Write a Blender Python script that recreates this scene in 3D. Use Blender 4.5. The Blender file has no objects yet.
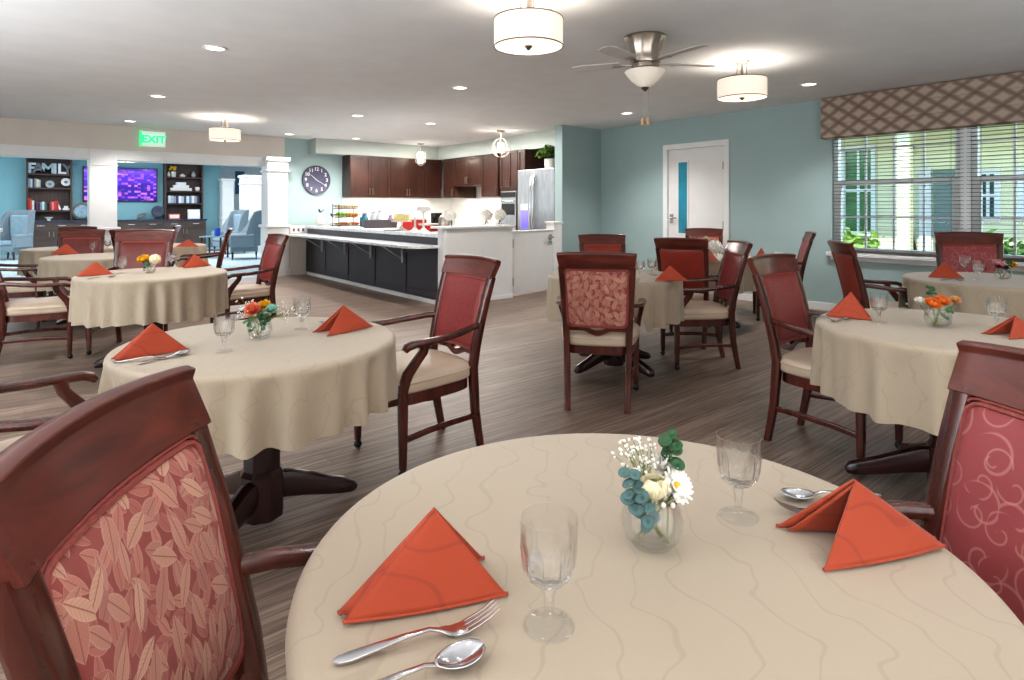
import bpy, math, random
from mathutils import Vector, Matrix
R = random.Random(7)
PI = math.pi
scene = bpy.context.scene
COL = scene.collection
rad = math.radians

# ---------------------------------------------------------------- survey of the room
# world axes: x runs along the window end of the kitchen front, y runs along the window wall, z is up.
EYE = 1.30
FPX = 600.0
HOR = 208.0
HEAD = math.atan2(0.631, 0.7758)
FA, FB = math.sin(HEAD), math.cos(HEAD)

def ray(x, y):
    r = (x - 512) / FPX
    return (FA + FB * r, FB - FA * r, (HOR - y) / FPX)
def at_z(x, y, z):
    d = ray(x, y); t = (z - EYE) / d[2]
    return Vector((d[0] * t, d[1] * t, z))
def at_x(x, y, a):
    d = ray(x, y); t = a / d[0]
    return Vector((a, d[1] * t, EYE + d[2] * t))
def at_y(x, y, b):
    d = ray(x, y); t = b / d[1]
    return Vector((d[0] * t, b, EYE + d[2] * t))
def at_d(x, y, D):
    d = ray(x, y)
    return Vector((d[0] * D, d[1] * D, EYE + d[2] * D))
def cw(X, D, z=0.0):
    """a point X metres right of the tripod and D metres ahead of it"""
    return Vector((FA * D + FB * X, FB * D - FA * X, z))
def cdir(X, D):
    return Vector((FA * D + FB * X, FB * D - FA * X, 0)).normalized()

# ---------------------------------------------------------------- mesh builder
def smooth01(t):
    t = max(0.0, min(1.0, t)); return t * t * (3 - 2 * t)

class MB:
    def __init__(s):
        s.v = []; s.f = []
    def add(s, vs, fs):
        o = len(s.v); s.v += [tuple(p) for p in vs]; s.f += [tuple(i + o for i in f) for f in fs]; return s
    def box(s, x0, x1, y0, y1, z0, z1):
        if x0 > x1: x0, x1 = x1, x0
        if y0 > y1: y0, y1 = y1, y0
        if z0 > z1: z0, z1 = z1, z0
        return s.add([(x0,y0,z0),(x1,y0,z0),(x1,y1,z0),(x0,y1,z0),(x0,y0,z1),(x1,y0,z1),(x1,y1,z1),(x0,y1,z1)],
                     [(3,2,1,0),(4,5,6,7),(0,1,5,4),(1,2,6,5),(2,3,7,6),(3,0,4,7)])
    def loft(s, rings, cap0=True, cap1=True, closed=True):
        n = len(rings[0]); vs = [p for r in rings for p in r]; fs = []
        for i in range(len(rings) - 1):
            for j in range(n if closed else n - 1):
                k = (j + 1) % n
                fs.append((i*n+j, i*n+k, (i+1)*n+k, (i+1)*n+j))
        if cap0: fs.append(tuple(range(n - 1, -1, -1)))
        if cap1: fs.append(tuple((len(rings)-1)*n + j for j in range(n)))
        return s.add(vs, fs)
    def lathe(s, prof, n=24, c=(0,0,0), cap0=True, cap1=True, mod=None, axis='z'):
        rings = []
        for r, z in prof:
            ring = []
            for j in range(n):
                a = 2*PI*j/n; rr = r * (mod(a, r, z) if mod else 1)
                if axis == 'z': p = (c[0]+rr*math.cos(a), c[1]+rr*math.sin(a), c[2]+z)
                elif axis == 'y': p = (c[0]+rr*math.cos(a), c[1]-z, c[2]+rr*math.sin(a))
                else: p = (c[0]+z, c[1]+rr*math.cos(a), c[2]+rr*math.sin(a))
                ring.append(p)
            rings.append(ring)
        return s.loft(rings, cap0, cap1)
    def sweep(s, path, w, h, up=(0,0,1), k=0.35, cap=True):
        """rounded rectangular section, full width w along the side, full height h along the normal; w and h may be lists"""
        path = [Vector(p) for p in path]; n = len(path)
        W = w if isinstance(w, (list, tuple)) else [w]*n
        H = h if isinstance(h, (list, tuple)) else [h]*n
        up = Vector(up); rings = []
        for i, p in enumerate(path):
            t = (path[min(i+1, n-1)] - path[max(i-1, 0)]).normalized()
            sd = t.cross(up)
            sd = sd.normalized() if sd.length > 1e-6 else Vector((1,0,0))
            nm = sd.cross(t).normalized()
            a, b = W[i]/2, H[i]/2; c = min(a, b) * 2 * k
            pts = []
            for (sx, sy, a0) in ((1,1,0),(-1,1,90),(-1,-1,180),(1,-1,270)):
                for q in (0, 45, 90):
                    g = rad(a0 + q)
                    pts.append((sx*(a-c) + c*math.cos(g), sy*(b-c) + c*math.sin(g)))
            rings.append([p + sd*x + nm*y for x, y in pts])
        return s.loft(rings, cap, cap)
    def tube(s, path, r, n=8, cap=True):
        path = [Vector(p) for p in path]; m = len(path)
        Rr = r if isinstance(r, (list, tuple)) else [r]*m
        rings = []; up = Vector((0,0,1)); prev = None
        for i, p in enumerate(path):
            t = (path[min(i+1, m-1)] - path[max(i-1, 0)])
            t = t.normalized() if t.length > 1e-9 else Vector((0,0,1))
            if prev is None:
                sd = t.cross(up)
                if sd.length < 1e-3: sd = t.cross(Vector((1,0,0)))
            else:
                sd = prev - t * prev.dot(t)
                if sd.length < 1e-4: sd = t.cross(up)
            sd.normalize(); prev = sd; nm = sd.cross(t)
            rings.append([p + sd*(Rr[i]*math.cos(2*PI*j/n)) + nm*(Rr[i]*math.sin(2*PI*j/n)) for j in range(n)])
        return s.loft(rings, cap, cap)
    def ring(s, path, r, n=6):
        """closed tube"""
        path = [Vector(p) for p in path]; m = len(path); rings = []
        cen = sum(path, Vector()) / m
        for i, p in enumerate(path):
            t = (path[(i+1) % m] - path[i-1]).normalized()
            o = (p - cen); o = o - t*o.dot(t)
            o = o.normalized() if o.length > 1e-6 else Vector((0,0,1))
            nm = o.cross(t)
            rings.append([p + o*(r*math.cos(2*PI*j/n)) + nm*(r*math.sin(2*PI*j/n)) for j in range(n)])
        rings.append(rings[0])
        return s.loft(rings, False, False)
    def ell(s, c, rx, ry, rz, nu=12, nv=8, M=None):
        rings = []
        for i in range(nv + 1):
            ph = -PI/2 + PI*i/nv; cr = max(math.cos(ph), 1e-3)
            ring = []
            for j in range(nu):
                a = 2*PI*j/nu
                p = Vector((rx*cr*math.cos(a), ry*cr*math.sin(a), rz*math.sin(ph)))
                if M is not None: p = M @ p
                ring.append(Vector(c) + p)
            rings.append(ring)
        return s.loft(rings)
    def prism(s, poly, fn, lo, hi):
        """extrude a 2D polygon; fn(u, v, w) -> xyz"""
        n = len(poly)
        return s.loft([[fn(u, v, lo) for u, v in poly], [fn(u, v, hi) for u, v in poly]])
    def grid(s, fn, nu, nv):
        vs = [fn(i/nu, j/nv) for i in range(nu+1) for j in range(nv+1)]
        fs = [(i*(nv+1)+j, (i+1)*(nv+1)+j, (i+1)*(nv+1)+j+1, i*(nv+1)+j+1) for i in range(nu) for j in range(nv)]
        return s.add(vs, fs)
    def build(s, name, mat, parent=None, bevel=0, solid=0, sharp=38, loc=None, rotz=0, seg=2):
        me = bpy.data.meshes.new(name); me.from_pydata(s.v, [], s.f); me.update()
        import bmesh
        bm = bmesh.new(); bm.from_mesh(me); bmesh.ops.recalc_face_normals(bm, faces=bm.faces); bm.to_mesh(me); bm.free()
        me.polygons.foreach_set('use_smooth', [True]*len(me.polygons))
        try: me.set_sharp_from_angle(angle=rad(sharp))
        except Exception: pass
        o = bpy.data.objects.new(name, me); COL.objects.link(o)
        me.materials.append(mat)
        if parent is not None: o.parent = parent
        if loc is not None: o.location = loc
        o.rotation_euler.z = rotz
        if solid:
            m = o.modifiers.new('thickness', 'SOLIDIFY'); m.thickness = solid; m.offset = 0
        if bevel:
            m = o.modifiers.new('edges', 'BEVEL'); m.width = bevel; m.segments = seg; m.limit_method = 'ANGLE'; m.angle_limit = rad(35)
        return o

def tag(o, label=None, cat=None, group=None, kind=None):
    if label: o['label'] = label
    if cat: o['category'] = cat
    if group: o['group'] = group
    if kind: o['kind'] = kind
    return o
def thing(name, label, cat, loc=(0,0,0), rotz=0, group=None):
    o = bpy.data.objects.new(name, None); COL.objects.link(o); o.empty_display_size = 0.05
    o.location = loc; o.rotation_euler = (0, 0, rotz)
    return tag(o, label, cat, group)
def dup(root, loc, rotz, label, group=None, scale=None):
    def cp(o, par):
        c = o.copy(); COL.objects.link(c)
        if par is not None: c.parent = par
        for ch in o.children: cp(ch, c)
        return c
    c = cp(root, None); c.location = loc; c.rotation_euler = (0, 0, rotz); c['label'] = label
    if group: c['group'] = group
    if scale: c.scale = (scale,)*3
    return c
def struct(name, mb, mat, parent=None, bevel=0):
    o = mb.build(name, mat, parent, bevel)
    if parent is None: o['kind'] = 'structure'
    return o

# ---------------------------------------------------------------- materials
def S(r, g, b):
    f = lambda c: (c/255/12.92) if c/255 <= 0.04045 else ((c/255 + 0.055)/1.055)**2.4
    return (f(r), f(g), f(b), 1)

class Mat:
    def __init__(s, name, col=(0.5,0.5,0.5,1), rough=0.5, metal=0.0, coat=0.0, spec=0.5, emit=None, estr=0, trans=0, sheen=0, alpha=1):
        s.m = bpy.data.materials.new(name); s.m.use_nodes = True
        s.nt = s.m.node_tree; s.p = s.nt.nodes['Principled BSDF']
        p = s.p.inputs
        p['Base Color'].default_value = col; p['Roughness'].default_value = rough; p['Metallic'].default_value = metal
        p['Coat Weight'].default_value = coat; p['Specular IOR Level'].default_value = spec
        p['Coat Roughness'].default_value = 0.15
        p['Transmission Weight'].default_value = trans
        if sheen: p['Sheen Weight'].default_value = sheen
        if emit: p['Emission Color'].default_value = emit; p['Emission Strength'].default_value = estr
        s._co = None
    def node(s, t, **kw):
        n = s.nt.nodes.new(t)
        for k, v in kw.items(): setattr(n, k, v)
        return n
    def link(s, a, b): s.nt.links.new(a, b)
    def val(s, sock, x):
        if isinstance(x, bpy.types.NodeSocket): s.link(x, sock)
        else: sock.default_value = x
    def math(s, op, a, b=None, c=None, clamp=False):
        n = s.node('ShaderNodeMath', operation=op, use_clamp=clamp)
        s.val(n.inputs[0], a)
        if b is not None: s.val(n.inputs[1], b)
        if c is not None: s.val(n.inputs[2], c)
        return n.outputs[0]
    def xyz(s, kind='Object'):
        if s._co is None:
            tc = s.node('ShaderNodeTexCoord'); sep = s.node('ShaderNodeSeparateXYZ')
            s.link(tc.outputs[kind], sep.inputs[0]); s._co = sep.outputs
        return s._co[0], s._co[1], s._co[2]
    def vec(s, x, y, z=0.0):
        n = s.node('ShaderNodeCombineXYZ')
        for i, q in enumerate((x, y, z)): s.val(n.inputs[i], q)
        return n.outputs[0]
    def noise(s, v, scale=5, detail=3, rough=0.5, dist=0):
        n = s.node('ShaderNodeTexNoise'); s.link(v, n.inputs['Vector'])
        n.inputs['Scale'].default_value = scale; n.inputs['Detail'].default_value = detail
        n.inputs['Roughness'].default_value = rough; n.inputs['Distortion'].default_value = dist
        return n.outputs['Fac']
    def step(s, x, lo, hi):
        n = s.node('ShaderNodeMapRange', interpolation_type='SMOOTHSTEP'); s.val(n.inputs[0], x)
        s.val(n.inputs[1], lo); s.val(n.inputs[2], hi)
        return n.outputs[0]
    def mix(s, f, a, b):
        n = s.node('ShaderNodeMix', data_type='RGBA'); s.val(n.inputs[0], f); s.val(n.inputs[6], a); s.val(n.inputs[7], b)
        return n.outputs[2]
    def base(s, c): s.link(c, s.p.inputs['Base Color']); return s
    def bump(s, h, strength=0.3, dist=0.002):
        n = s.node('ShaderNodeBump'); n.inputs['Strength'].default_value = strength; n.inputs['Distance'].default_value = dist
        s.link(h, n.inputs['Height']); s.link(n.outputs[0], s.p.inputs['Normal']); return s

def plain(name, col, rough=0.5, var=0.05, scale=30, **kw):
    """a surface whose colour drifts a little"""
    m = Mat(name, S(*col), rough, **kw)
    x, y, z = m.xyz()
    f = m.noise(m.vec(x, y, z), scale, 3)
    c2 = tuple(max(0, min(255, c*(1+var*2.2))) for c in col); c1 = tuple(c*(1-var*2.2) for c in col)
    m.base(m.mix(f, S(*c1), S(*c2)))
    return m.m

def wood(name, dark, light, rough=0.3, coat=0.3, axis='z', scale=14, spec=0.5):
    m = Mat(name, S(*dark), rough, coat=coat, spec=spec)
    x, y, z = m.xyz()
    st = 0.12
    v = {'z': m.vec(x, y, m.math('MULTIPLY', z, st)), 'x': m.vec(m.math('MULTIPLY', x, st), y, z), 'y': m.vec(x, m.math('MULTIPLY', y, st), z)}[axis]
    f = m.noise(v, scale, 5, 0.6, 0.8)
    m.base(m.mix(m.step(f, 0.3, 0.72), S(*dark), S(*light)))
    return m.m

def leaf_layer(m, u, v, scale, ox, oy, L=0.44, W=0.2):
    uu = m.math('MULTIPLY_ADD', u, scale, ox); vv = m.math('MULTIPLY_ADD', v, scale, oy)
    vo = m.node('ShaderNodeTexVoronoi', voronoi_dimensions='2D'); vo.inputs['Scale'].default_value = 1.0
    vo.inputs['Randomness'].default_value = 0.75
    m.link(m.vec(uu, vv), vo.inputs['Vector'])
    sp = m.node('ShaderNodeSeparateXYZ'); m.link(vo.outputs['Position'], sp.inputs[0])
    sc = m.node('ShaderNodeSeparateColor'); m.link(vo.outputs['Color'], sc.inputs[0])
    dx = m.math('SUBTRACT', uu, sp.outputs[0]); dy = m.math('SUBTRACT', vv, sp.outputs[1])
    return dx, dy, sc.outputs[0], sc.outputs[1], sc.outputs[2]

def rot2(m, dx, dy, ang):
    c = m.math('COSINE', ang); s_ = m.math('SINE', ang)
    a = m.math('ADD', m.math('MULTIPLY', dx, c), m.math('MULTIPLY', dy, s_))
    b = m.math('SUBTRACT', m.math('MULTIPLY', dy, c), m.math('MULTIPLY', dx, s_))
    return a, b

def mat_leaf():
    m = Mat('leaf_tapestry', S(150, 78, 70), 0.75, sheen=0.1)
    x, y, z = m.xyz()
    bg = m.mix(m.noise(m.vec(x, y, z), 25, 2), S(136, 64, 60), S(156, 80, 74))
    col = bg
    for k, (sc, ox, oy, cA, cB) in enumerate(((25, 3.3, 8.7, (176,112,100), (160,92,84)), (22, 11.7, 2.9, (186,126,110), (166,98,88)), (20, 0.2, 0.1, (186,138,120), (164,106,96)), (17, 7.41, 5.63, (198,154,132), (174,118,104)))):
        dx, dy, r, g, b = leaf_layer(m, x, z, sc, ox, oy)
        ang = m.math('MULTIPLY_ADD', r, 2.6, 0.3)
        a, p = rot2(m, dx, dy, ang)
        an = m.math('DIVIDE', a, 0.56)
        w = m.math('MULTIPLY', m.math('SUBTRACT', 1.0, m.math('MULTIPLY', an, an)), m.math('MULTIPLY_ADD', g, 0.09, 0.20))
        e = m.math('SUBTRACT', w, m.math('ABSOLUTE', p))
        mask = m.step(e, 0.0, 0.025)
        vein = m.step(m.math('ABSOLUTE', p), 0.022, 0.006)
        rib = m.math('SINE', m.math('MULTIPLY', m.math('ADD', a, m.math('ABSOLUTE', p)), 55))
        lc = m.mix(g, S(*cA), S(*cB))
        lc = m.mix(m.math('MULTIPLY', m.step(rib, 0.55, 0.95), 0.35), lc, S(170, 100, 88))
        lc = m.mix(m.math('MULTIPLY', vein, 0.8), lc, S(140, 72, 64))
        edge = m.step(e, 0.055, 0.02)
        lc = m.mix(m.math('MULTIPLY', edge, 0.25), lc, S(214, 182, 166))
        col = m.mix(mask, col, lc)
    m.base(col)
    m.bump(m.noise(m.vec(x, y, z), 900, 1), 0.25, 0.001)
    return m.m

def mat_scroll():
    m = Mat('scroll_damask', S(160, 70, 72), 0.5, sheen=0.1)
    x, y, z = m.xyz()
    col = m.mix(m.noise(m.vec(x, y, z), 12, 2), S(144, 62, 66), S(158, 74, 76))
    for sc, ox, oy, turns, sg in ((11, 2.0, 1.0, 1.9, 1), (14.5, 9.5, 4.2, 2.0, -1)):
        dx, dy, r, g, b = leaf_layer(m, x, z, sc, ox, oy)
        rr = m.math('SQRT', m.math('ADD', m.math('MULTIPLY', dx, dx), m.math('MULTIPLY', dy, dy)))
        th = m.math('MULTIPLY', m.math('ARCTAN2', dy, dx), sg / (2*PI))
        sp = m.math('FRACT', m.math('ADD', m.math('ADD', th, m.math('MULTIPLY', rr, turns)), r))
        band = m.step(m.math('ABSOLUTE', m.math('SUBTRACT', sp, 0.5)), 0.075, 0.04)
        lim = m.math('MULTIPLY', m.step(rr, 0.56, 0.5), m.step(rr, 0.05, 0.09))
        mk = m.math('MULTIPLY', m.math('MULTIPLY', band, lim), 0.5)
        col = m.mix(mk, col, S(196, 136, 128))
    m.base(col)
    m.bump(m.noise(m.vec(x, y, z), 700, 1), 0.2, 0.001)
    return m.m

def mat_cloth():
    m = Mat('champagne_tablecloth', S(206, 188, 166), 0.62, sheen=0.2, spec=0.3)
    x, y, z = m.xyz()
    v = m.vec(x, y, z)
    n1 = m.noise(v, 3.2, 1.5); n2 = m.noise(m.vec(y, x, z), 9, 1)
    u = m.math('SUBTRACT', m.math('MULTIPLY', x, FB), m.math('MULTIPLY', y, FA)); w = m.math('ADD', m.math('ADD', m.math('MULTIPLY', x, FA), m.math('MULTIPLY', y, FB)), m.math('MULTIPLY', z, 1.0))
    wig = m.math('MULTIPLY', m.math('SINE', m.math('ADD', m.math('MULTIPLY', w, 34), m.math('MULTIPLY', n2, 9))), 0.24)
    q = m.math('ADD', m.math('MULTIPLY', u, 13), m.math('ADD', m.math('MULTIPLY', n1, 3.0), wig))
    fr = m.math('ABSOLUTE', m.math('SUBTRACT', m.math('FRACT', q), 0.5))
    line = m.step(fr, 0.05, 0.02)
    base = m.mix(m.noise(v, 2.0, 2), S(168, 152, 133), S(178, 162, 142))
    col = m.mix(m.math('MULTIPLY', line, 0.30), base, S(150, 133, 114))
    m.base(col)
    m.bump(m.noise(v, 1500, 1), 0.12, 0.0005)
    return m.m

def mat_floor():
    m = Mat('plank_vinyl', S(120, 100, 88), 0.42, spec=0.45)
    x, y, z = m.xyz()
    br = m.node('ShaderNodeTexBrick'); br.offset = 0.37; br.offset_frequency = 2
    m.link(m.vec(x, y), br.inputs['Vector'])
    br.inputs['Scale'].default_value = 1.0; br.inputs['Brick Width'].default_value = 1.22; br.inputs['Row Height'].default_value = 0.155
    br.inputs['Mortar Size'].default_value = 0.0015; br.inputs['Mortar Smooth'].default_value = 0.2
    br.inputs['Color1'].default_value = S(156, 135, 121); br.inputs['Color2'].default_value = S(132, 113, 101); br.inputs['Mortar'].default_value = S(92, 77, 68)
    # every row of planks shifts the grain
    row = m.math('FLOOR', m.math('DIVIDE', y, 0.155))
    gx = m.math('ADD', m.math('MULTIPLY', x, 1.3), m.math('MULTIPLY', row, 3.71))
    gr = m.noise(m.vec(gx, m.math('MULTIPLY', y, 42), row), 1.0, 6, 0.62, 0.6)
    fine = m.noise(m.vec(m.math('MULTIPLY', x, 5), m.math('MULTIPLY', y, 190), row), 1.0, 3, 0.6)
    c = m.mix(m.step(gr, 0.36, 0.66), S(94, 77, 67), br.outputs['Color'])
    c = m.mix(m.math('MULTIPLY', m.step(fine, 0.45, 0.75), 0.35), c, S(186, 166, 152))
    m.base(c)
    rg = m.math('MULTIPLY_ADD', gr, 0.25, 0.32); m.link(rg, m.p.inputs['Roughness'])
    m.bump(gr, 0.08, 0.002)
    return m.m

def mat_glass(name, tint=(1,1,1,1), refr=0.45, ior=1.45):
    """thin clear glass: straight transmission mixed with refraction, plus a Fresnel gloss"""
    m = Mat(name); nt = m.nt; nt.nodes.remove(m.p)
    out = [n for n in nt.nodes if n.type == 'OUTPUT_MATERIAL'][0]
    tr = m.node('ShaderNodeBsdfTransparent'); tr.inputs[0].default_value = tint
    gl = m.node('ShaderNodeBsdfGlass'); gl.inputs['IOR'].default_value = ior; gl.inputs['Roughness'].default_value = 0.0; gl.inputs['Color'].default_value = tint
    go = m.node('ShaderNodeBsdfGlossy'); go.inputs['Roughness'].default_value = 0.03
    m1 = m.node('ShaderNodeMixShader'); m1.inputs[0].default_value = refr
    m.link(tr.outputs[0], m1.inputs[1]); m.link(gl.outputs[0], m1.inputs[2])
    fr = m.node('ShaderNodeFresnel'); fr.inputs['IOR'].default_value = ior
    ge = m.node('ShaderNodeNewGeometry'); m2 = m.node('ShaderNodeMixShader'); m.link(m.math('MULTIPLY', fr.outputs[0], m.math('SUBTRACT', 1.0, ge.outputs['Backfacing'])), m2.inputs[0])
    m.link(m1.outputs[0], m2.inputs[1]); m.link(go.outputs[0], m2.inputs[2])
    m.link(m2.outputs[0], out.inputs[0])
    return m.m

def mat_goblet():
    m = Mat('cut_glass'); nt = m.nt; nt.nodes.remove(m.p)
    out = [n for n in nt.nodes if n.type == 'OUTPUT_MATERIAL'][0]
    x, y, z = m.xyz()
    tr = m.node('ShaderNodeBsdfTransparent'); tr.inputs[0].default_value = (.985, .99, .99, 1)
    gl = m.node('ShaderNodeBsdfGlass'); gl.inputs['IOR'].default_value = 1.45; gl.inputs['Roughness'].default_value = 0
    go = m.node('ShaderNodeBsdfGlossy'); go.inputs['Roughness'].default_value = 0.03
    lw = m.math('MULTIPLY', m.step(z, .128, .10), m.step(z, .02, .05))
    fac = m.math('MULTIPLY_ADD', lw, 0.72, 0.03)
    m1 = m.node('ShaderNodeMixShader'); m.link(fac, m1.inputs[0]); m.link(tr.outputs[0], m1.inputs[1]); m.link(gl.outputs[0], m1.inputs[2])
    fr = m.node('ShaderNodeFresnel'); fr.inputs['IOR'].default_value = 1.5
    ge = m.node('ShaderNodeNewGeometry'); m2 = m.node('ShaderNodeMixShader'); m.link(m.math('MULTIPLY', fr.outputs[0], m.math('SUBTRACT', 1.0, ge.outputs['Backfacing'])), m2.inputs[0])
    m.link(m1.outputs[0], m2.inputs[1]); m.link(go.outputs[0], m2.inputs[2]); m.link(m2.outputs[0], out.inputs[0])
    return m.m

def mat_valance():
    m = Mat('lattice_fabric', S(165, 146, 133), 0.85)
    x, y, z = m.xyz()
    s = 7.2
    u = m.math('MULTIPLY', y, 4.4); v = m.math('MULTIPLY', z, 5.95)
    p = m.math('ADD', u, v); q = m.math('SUBTRACT', u, v)
    tri = lambda t: m.math('ABSOLUTE', m.math('SUBTRACT', m.math('FRACT', t), 0.5))
    a, b = tri(p), tri(q)
    band = m.math('MAXIMUM', m.step(a, 0.36, 0.38), m.step(b, 0.36, 0.38))
    core = m.math('MULTIPLY', m.step(a, 0.27, 0.25), m.step(b, 0.27, 0.25))
    over = m.step(m.math('SUBTRACT', a, b), 0.0, 0.02)
    c = m.mix(band, S(172, 154, 141), S(141, 122, 111))
    c = m.mix(m.math('MULTIPLY', m.math('MULTIPLY', m.step(a, 0.36, 0.38), m.step(b, 0.36, 0.38)), 1.0), c, S(128, 110, 100))
    c = m.mix(core, c, S(196, 178, 165))
    c = m.mix(m.math('MULTIPLY', m.noise(m.vec(x, m.math('MULTIPLY', y, 40), m.math('MULTIPLY', z, 400)), 1, 2), 0.25), c, S(150, 132, 120))
    m.base(c); return m.m

def mat_screen():
    m = Mat('screen_picture', S(20, 10, 60), 0.25)
    x, y, z = m.xyz()
    nt = m.nt
    sky = m.mix(m.step(z, 0.05, 0.5), S(196, 110, 214), S(52, 26, 140))
    cl = m.noise(m.vec(m.math('MULTIPLY', x, 1.2), 0.0, m.math('MULTIPLY', z, 7)), 1.6, 4)
    sky = m.mix(m.math('MULTIPLY', m.step(cl, 0.5, 0.7), 0.6), sky, S(236, 158, 226))
    c = sky
    for k, (wd_, base_, amp_, cA, cB) in enumerate(((0.17, 0.18, 0.42, (92, 46, 190), (150, 84, 226)), (0.24, -0.02, 0.38, (66, 30, 168), (196, 96, 224)), (0.31, -0.28, 0.36, (44, 18, 132), (222, 120, 226)))):
        colx = m.math('FLOOR', m.math('DIVIDE', m.math('ADD', x, 0.07*k), wd_))
        wn = m.node('ShaderNodeTexWhiteNoise', noise_dimensions='2D'); m.link(m.vec(colx, 3.1*k + 1.0), wn.inputs['Vector'])
        h = m.math('MULTIPLY_ADD', wn.outputs['Value'], amp_, base_)
        wx = m.math('FLOOR', m.math('DIVIDE', x, 0.085)); wz = m.math('FLOOR', m.math('DIVIDE', z, 0.06))
        w2 = m.node('ShaderNodeTexWhiteNoise', noise_dimensions='2D'); m.link(m.vec(wx, wz), w2.inputs['Vector'])
        lit = m.math('MULTIPLY', m.step(w2.outputs['Value'], 0.6, 1.0), 0.6)
        c = m.mix(m.step(m.math('SUBTRACT', h, z), 0.0, 0.006), c, m.mix(lit, S(*cA), S(*cB)))
    m.base(c); m.link(c, m.p.inputs['Emission Color']); m.p.inputs['Emission Strength'].default_value = 0.9
    return m.m

def mat_marble():
    m = Mat('pale_marble', S(225, 226, 228), 0.2)
    x, y, z = m.xyz()
    n = m.noise(m.vec(x, y, z), 4, 6, 0.6, 1.5)
    m.base(m.mix(m.step(m.math('ABSOLUTE', m.math('SUBTRACT', n, 0.5)), 0.0, 0.06), S(204, 207, 211), S(228, 229, 231)))
    return m.m

def mat_weave(name, a, b, scale):
    m = Mat(name, S(*a), 0.85)
    x, y, z = m.xyz()
    q = m.math('MULTIPLY', m.math('SINE', m.math('MULTIPLY', m.math('ADD', x, y), scale)), m.math('SINE', m.math('MULTIPLY', z, scale)))
    m.base(m.mix(m.step(q, -0.2, 0.2), S(*a), S(*b)))
    return m.m

def mat_siding():
    m = Mat('lap_siding', S(236, 230, 196), 0.7)
    x, y, z = m.xyz()
    f = m.math('FRACT', m.math('DIVIDE', z, 0.14))
    m.base(m.mix(m.step(f, 0.12, 0.0), S(238, 232, 196), S(170, 166, 138)))
    return m.m

M = {}
M['wood'] = wood('mahogany', (60, 24, 18), (96, 42, 32), 0.26, 0.5)
M['woodx'] = wood('mahogany_rail', (70, 28, 21), (116, 52, 41), 0.28, 0.5, 'x')
M['wood_dark'] = wood('dark_mahogany', (36, 17, 16), (54, 25, 23), 0.24, 0.5)
M['leaf'] = mat_leaf(); M['scroll'] = mat_scroll()
M['red_vinyl'] = plain('brick_red_vinyl', (142, 52, 38), 0.42, 0.06, 20)
M['wine_vinyl'] = plain('wine_red_vinyl', (128, 52, 50), 0.42, 0.1, 60)
M['dark_red'] = plain('dark_red_vinyl', (104, 40, 34), 0.42, 0.06, 20)
M['piping'] = plain('rose_piping', (142, 72, 66), 0.6, 0.08, 120)
M['seat'] = plain('beige_vinyl', (198, 178, 158), 0.42, 0.03, 8)
M['cloth'] = mat_cloth()
def napmat():
    m = Mat('terracotta_linen', S(184, 76, 48), 0.72, sheen=0.15)
    x, y, z = m.xyz()
    n = m.noise(m.vec(x, y, z), 6, 1)
    q = m.math('FRACT', m.math('ADD', m.math('MULTIPLY', z, 22), m.math('MULTIPLY', n, 4)))
    ln = m.step(m.math('ABSOLUTE', m.math('SUBTRACT', q, 0.5)), 0.07, 0.04)
    m.base(m.mix(m.math('MULTIPLY', ln, 0.35), m.mix(n, S(160, 61, 33), S(173, 71, 39)), S(124, 44, 31)))
    m.bump(m.noise(m.vec(x, y, z), 1400, 1), 0.15, 0.0005)
    return m.m
M['napkin'] = napmat()
M['glass'] = mat_glass('clear_glass', (1,1,1,1), 0.22, 1.42); M['water'] = mat_glass('water', (0.985, 0.993, 0.995, 1), 0.06, 1.08)
M['cut'] = mat_goblet()
M['pane'] = mat_glass('window_glass', (0.93, 0.975, 0.965, 1), 0.0, 1.25)
M['steel'] = plain('polished_steel', (205, 205, 208), 0.16, 0.02, 40, metal=1.0)
M['nickel'] = plain('brushed_nickel', (178, 168, 158), 0.3, 0.03, 60, metal=1.0)
M['stainless'] = wood('stainless_door', (168, 170, 174), (190, 192, 196), 0.3, 0.0, 'z', 30)
M['stainless'].node_tree.nodes['Principled BSDF'].inputs['Metallic'].default_value = 0.85
M['black'] = plain('black_plastic', (24, 23, 24), 0.4, 0.05, 30)
M['white'] = plain('white_paint', (226, 224, 222), 0.4, 0.01, 6)
M['white_trim'] = plain('white_trim_paint', (228, 228, 228), 0.45, 0.01, 6)
M['ceiling'] = plain('ceiling_paint', (230, 232, 234), 0.9, 0.012, 3)
M['teal'] = plain('grey_teal_paint', (162, 182, 182), 0.75, 0.012, 3)
M['blue_wall'] = plain('blue_teal_paint', (136, 180, 190), 0.75, 0.012, 3)
M['cream'] = plain('cream_paint', (214, 206, 198), 0.8, 0.012, 3)
M['floor'] = mat_floor()
M['carpet'] = plain('pale_blue_carpet', (166, 182, 188), 0.95, 0.1, 14)
M['marble'] = mat_marble()
M['charcoal'] = plain('charcoal_panel_paint', (58, 55, 62), 0.45, 0.03, 8)
M['cab'] = wood('walnut_cabinet', (50, 29, 23), (74, 43, 33), 0.35, 0.2, 'z', 16)
M['cab_grey'] = wood('grey_brown_cabinet', (70, 57, 52), (90, 75, 68), 0.45, 0.1, 'x', 12)
M['shelf'] = wood('dark_brown_shelf', (64, 46, 42), (82, 60, 54), 0.5, 0.1, 'z', 12)
M['valance'] = mat_valance()
M['blind'] = plain('taupe_slat', (92, 82, 78), 0.5, 0.03, 12)
M['screen'] = mat_screen()
M['chair_grey'] = mat_weave('grey_blue_weave', (104, 120, 130), (134, 148, 156), 190)
M['blue_vinyl'] = plain('pale_blue_cushion', (132, 154, 166), 0.7, 0.05, 10)
M['siding'] = mat_siding()
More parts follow.
